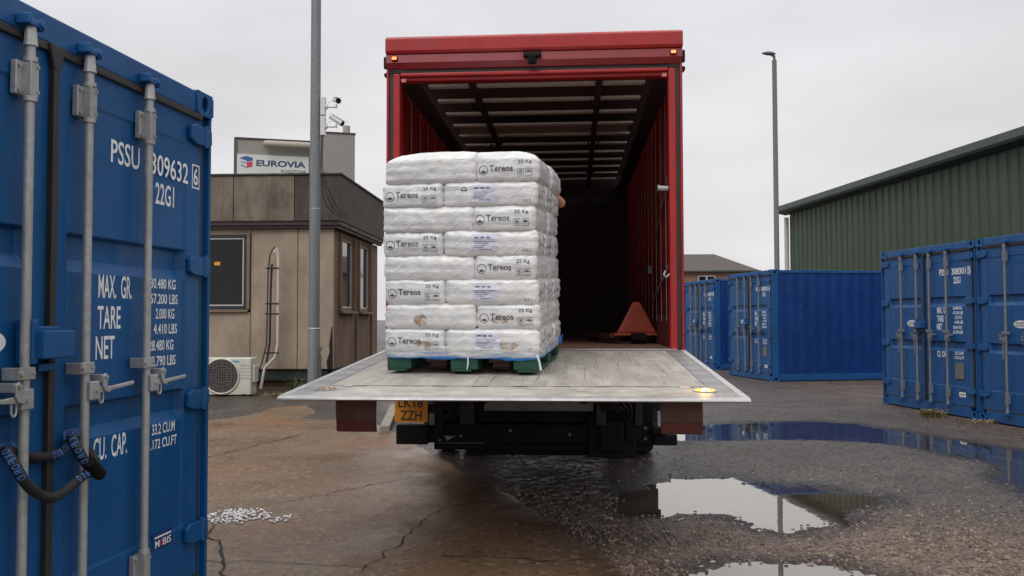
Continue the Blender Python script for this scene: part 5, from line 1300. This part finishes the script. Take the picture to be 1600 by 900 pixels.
g.build('logo_blue', M['sign_roof'], sgn, y=-.105)
Print().poly(lg([(.655, 9.10), (.98, 9.22), (.98, 9.32), (.92, 9.34), (.98, 9.40), (.98, 9.50), (.92, 9.52), (.98, 9.58), (.655, 9.49)])).build('logo_red', M['sign_red'], sgn, y=-.105)

# ================================================================== GREEN WAREHOUSE (right)
wh = empty('warehouse', (12.25, 37.7, 0), 0, 'long green ribbed-metal warehouse with overhanging eave behind the containers', 'building')
wa = -.088 ; wh.rotation_euler = (0, 0, -math.pi/2-wa*1.0+.0)   # local x runs towards the camera along the wall, local y away behind it
Lw = 32; EV = 6.0
vs = []; P = []; x = 0
while x < Lw: P += [(x, 0), (x+.36, 0), (x+.385, -.045), (x+.415, -.045), (x+.44, 0)]; x += .44
for (a, d) in P:
    for z in (0, EV+.19): vs.append((a, d, z))
MB().add(vs, [(2*i, 2*i+2, 2*i+3, 2*i+1) for i in range(len(P)-1)]).build('wall', M['green'], wh)
vs = []; P2 = [(q, d) for (q, d) in P if q < 16]
for (a, d) in P2:
    for z in (0, EV+ a*.25): vs.append((-.0+d, a, min(z, EV+4) if z else 0))
MB().add(vs, [(2*i, 2*i+2, 2*i+3, 2*i+1) for i in range(len(P2)-1)]).build('gable_wall', M['green'], wh)
MB().prism([(-.42, EV+.10), (-.46, EV+.18), (-.40, EV+.42), (-.2, EV+.46), (16, EV+4.4), (16, EV+4.2), (-.02, EV+.2), (-.02, EV+.02)], 'x', -.35, Lw).build('roof', M['green_trim'], wh)
MB().tube([(-.12, -.10, 0), (-.12, -.10, EV-.1)], .10, 12).tube([(-.12, -.10, 2.3), (-.12, -.10, 2.45)], .12, 12).build('downpipe', M['upvc'], wh)
B(16.6, 17.8, -.06, .0, 4.0, 5.6).build('louvre', M['green_trim'], wh)

# distant brick house with hipped roof
hs_ = empty('brick_house', (20.0, 80, 0), R(-6), 'distant brick house with grey hipped tile roof beyond the containers', 'house')
B(-4.6, 2.5, 0, 8, 0, 5.75).build('wall', M['brick_far'], hs_)
MB().add([(-5.2, -.4, 5.85), (3.1, -.4, 5.85), (3.1, 8.4, 5.85), (-5.2, 8.4, 5.85), (-4.6, 4, 7.75), (-.6, 4, 7.75)], [(0, 1, 5, 4), (1, 2, 5), (2, 3, 4, 5), (3, 0, 4), (3, 2, 1, 0)]).build('roof', M['tiles'], hs_)
B(-5.22, 3.12, -.43, -.38, 5.76, 5.9).build('gutter', M['green_trim'], hs_)
for x in (-2.6, .6):
    fr = B(x, x+1.6, -.05, .0, 4.1, 5.45).build('window', M['frame_white'], hs_)
    MB().box(x+.1, x+.72, -.06, -.052, 4.2, 5.35).box(x+.88, x+1.5, -.06, -.052, 4.2, 5.35).build('pane', M['glass'], fr)

# ================================================================== WEEDS, PELLETS, LITTER
def weed(x, y, n, h, sp, mat, label, seed, cat='weed'):
    rnd = random.Random(seed); g = MB()
    for i in range(n):
        a = rnd.uniform(0, 6.28); r0 = rnd.random()**.5*sp; bx_, by_ = r0*math.cos(a), r0*math.sin(a)*.5; hh = h*rnd.uniform(.4, 1); ln = rnd.uniform(.2, .7)*hh; aa = rnd.uniform(0, 6.28)
        w_ = rnd.uniform(.004, .009)
        pr = None
        for k in range(5):
            t_ = k/4; p = Vector((bx_+math.cos(aa)*ln*t_*t_, by_+math.sin(aa)*ln*t_*t_, hh*t_*(1-.25*t_*t_))); ww = w_*(1-t_*.85); q = [(p.x-ww*math.sin(aa), p.y+ww*math.cos(aa), p.z), (p.x+ww*math.sin(aa), p.y-ww*math.cos(aa), p.z)]
            if pr: g.add(pr+[q[1], q[0]], [(0, 1, 2, 3)])
            pr = q
            if k in (2, 3) and rnd.random() < .8:
                b_ = rnd.uniform(0, 6.28); l_ = rnd.uniform(.02, .06); e1 = p+Vector((math.cos(b_)*l_, math.sin(b_)*l_, l_*.4)); pp = Vector((-math.sin(b_), math.cos(b_), 0))*l_*.3
                g.add([tuple(p), tuple((p+e1)/2+pp), tuple(e1), tuple((p+e1)/2-pp)], [(0, 1, 2, 3)])
    o = g.build('weed', mat, recalc=False); o.location = (x, y, .0); tag(o, label, cat); return o
weed(-4.05, 16.45, 150, .50, .30, M['weed'], 'leafy green weed growing left of the galvanised post by the office', 1)
weed(-3.83, 16.3, 60, .35, .2, M['weed'], 'small green weed at the foot of the galvanised post', 2)
weed(-4.55, 16.15, 60, .12, .3, M['weed_dry'], 'dry grass tuft beside the air conditioner pipes', 3, 'grass')
weed(-3.2, 15.75, 260, .16, .9, M['weed_dry'], 'dry straggly grass along the office edge under the tail lift', 4, 'grass')
weed(6.22, 12.75, 160, .16, .22, M['weed_dry'], 'dry grass tuft where the two right-hand containers meet', 5, 'grass')
weed(6.45, 11.95, 50, .08, .3, M['weed_dry'], 'sparse dry weeds at the foot of the rightmost container', 6, 'grass')
rnd = random.Random(5); g = MB()
for i in range(200):
    a = rnd.uniform(0, 6.28); r0 = rnd.random()**.7; x = r0*math.cos(a)*.24; y = r0*math.sin(a)*.25
    if i > 180: x = .28+rnd.uniform(0, .12); y = rnd.uniform(-.22, .0)
    s = rnd.uniform(.008, .013); z = max(0, (1-r0)*.012*rnd.random()*2)
    n = 8; vs = [(x+s*math.cos(2*math.pi*k/n), y+s*math.sin(2*math.pi*k/n), z+.005) for k in range(n)]+[(x+s*.6*math.cos(2*math.pi*k/n), y+s*.6*math.sin(2*math.pi*k/n), z+.011) for k in range(n)]+[(x+s*.7*math.cos(2*math.pi*k/n), y+s*.7*math.sin(2*math.pi*k/n), z) for k in range(n)]
    g.add(vs, [(k, (k+1) % n, n+(k+1) % n, n+k) for k in range(n)]+[(k, 2*n+k, 2*n+(k+1) % n, (k+1) % n) for k in range(n)]+[tuple(range(n, 2*n))], True)
o = g.build('spilled_pellets', M['pellet'], recalc=False); o.location = (-2.0, 6.33, .021); tag(o, 'small heap of spilled white pellets on the brown concrete', 'pellets', kind='stuff')
g = MB().box(-.05, .05, -.008, .008, 0, .008, Matrix.Rotation(R(50), 4, 'Z')); o = g.build('wood_splinter', simple('splinter_wood', (.42, .30, .2), .7), bevel=.002); o.location = (1.22, 6.28, .004); tag(o, 'pale wood splinter at the edge of the bright puddle', 'wood splinter')
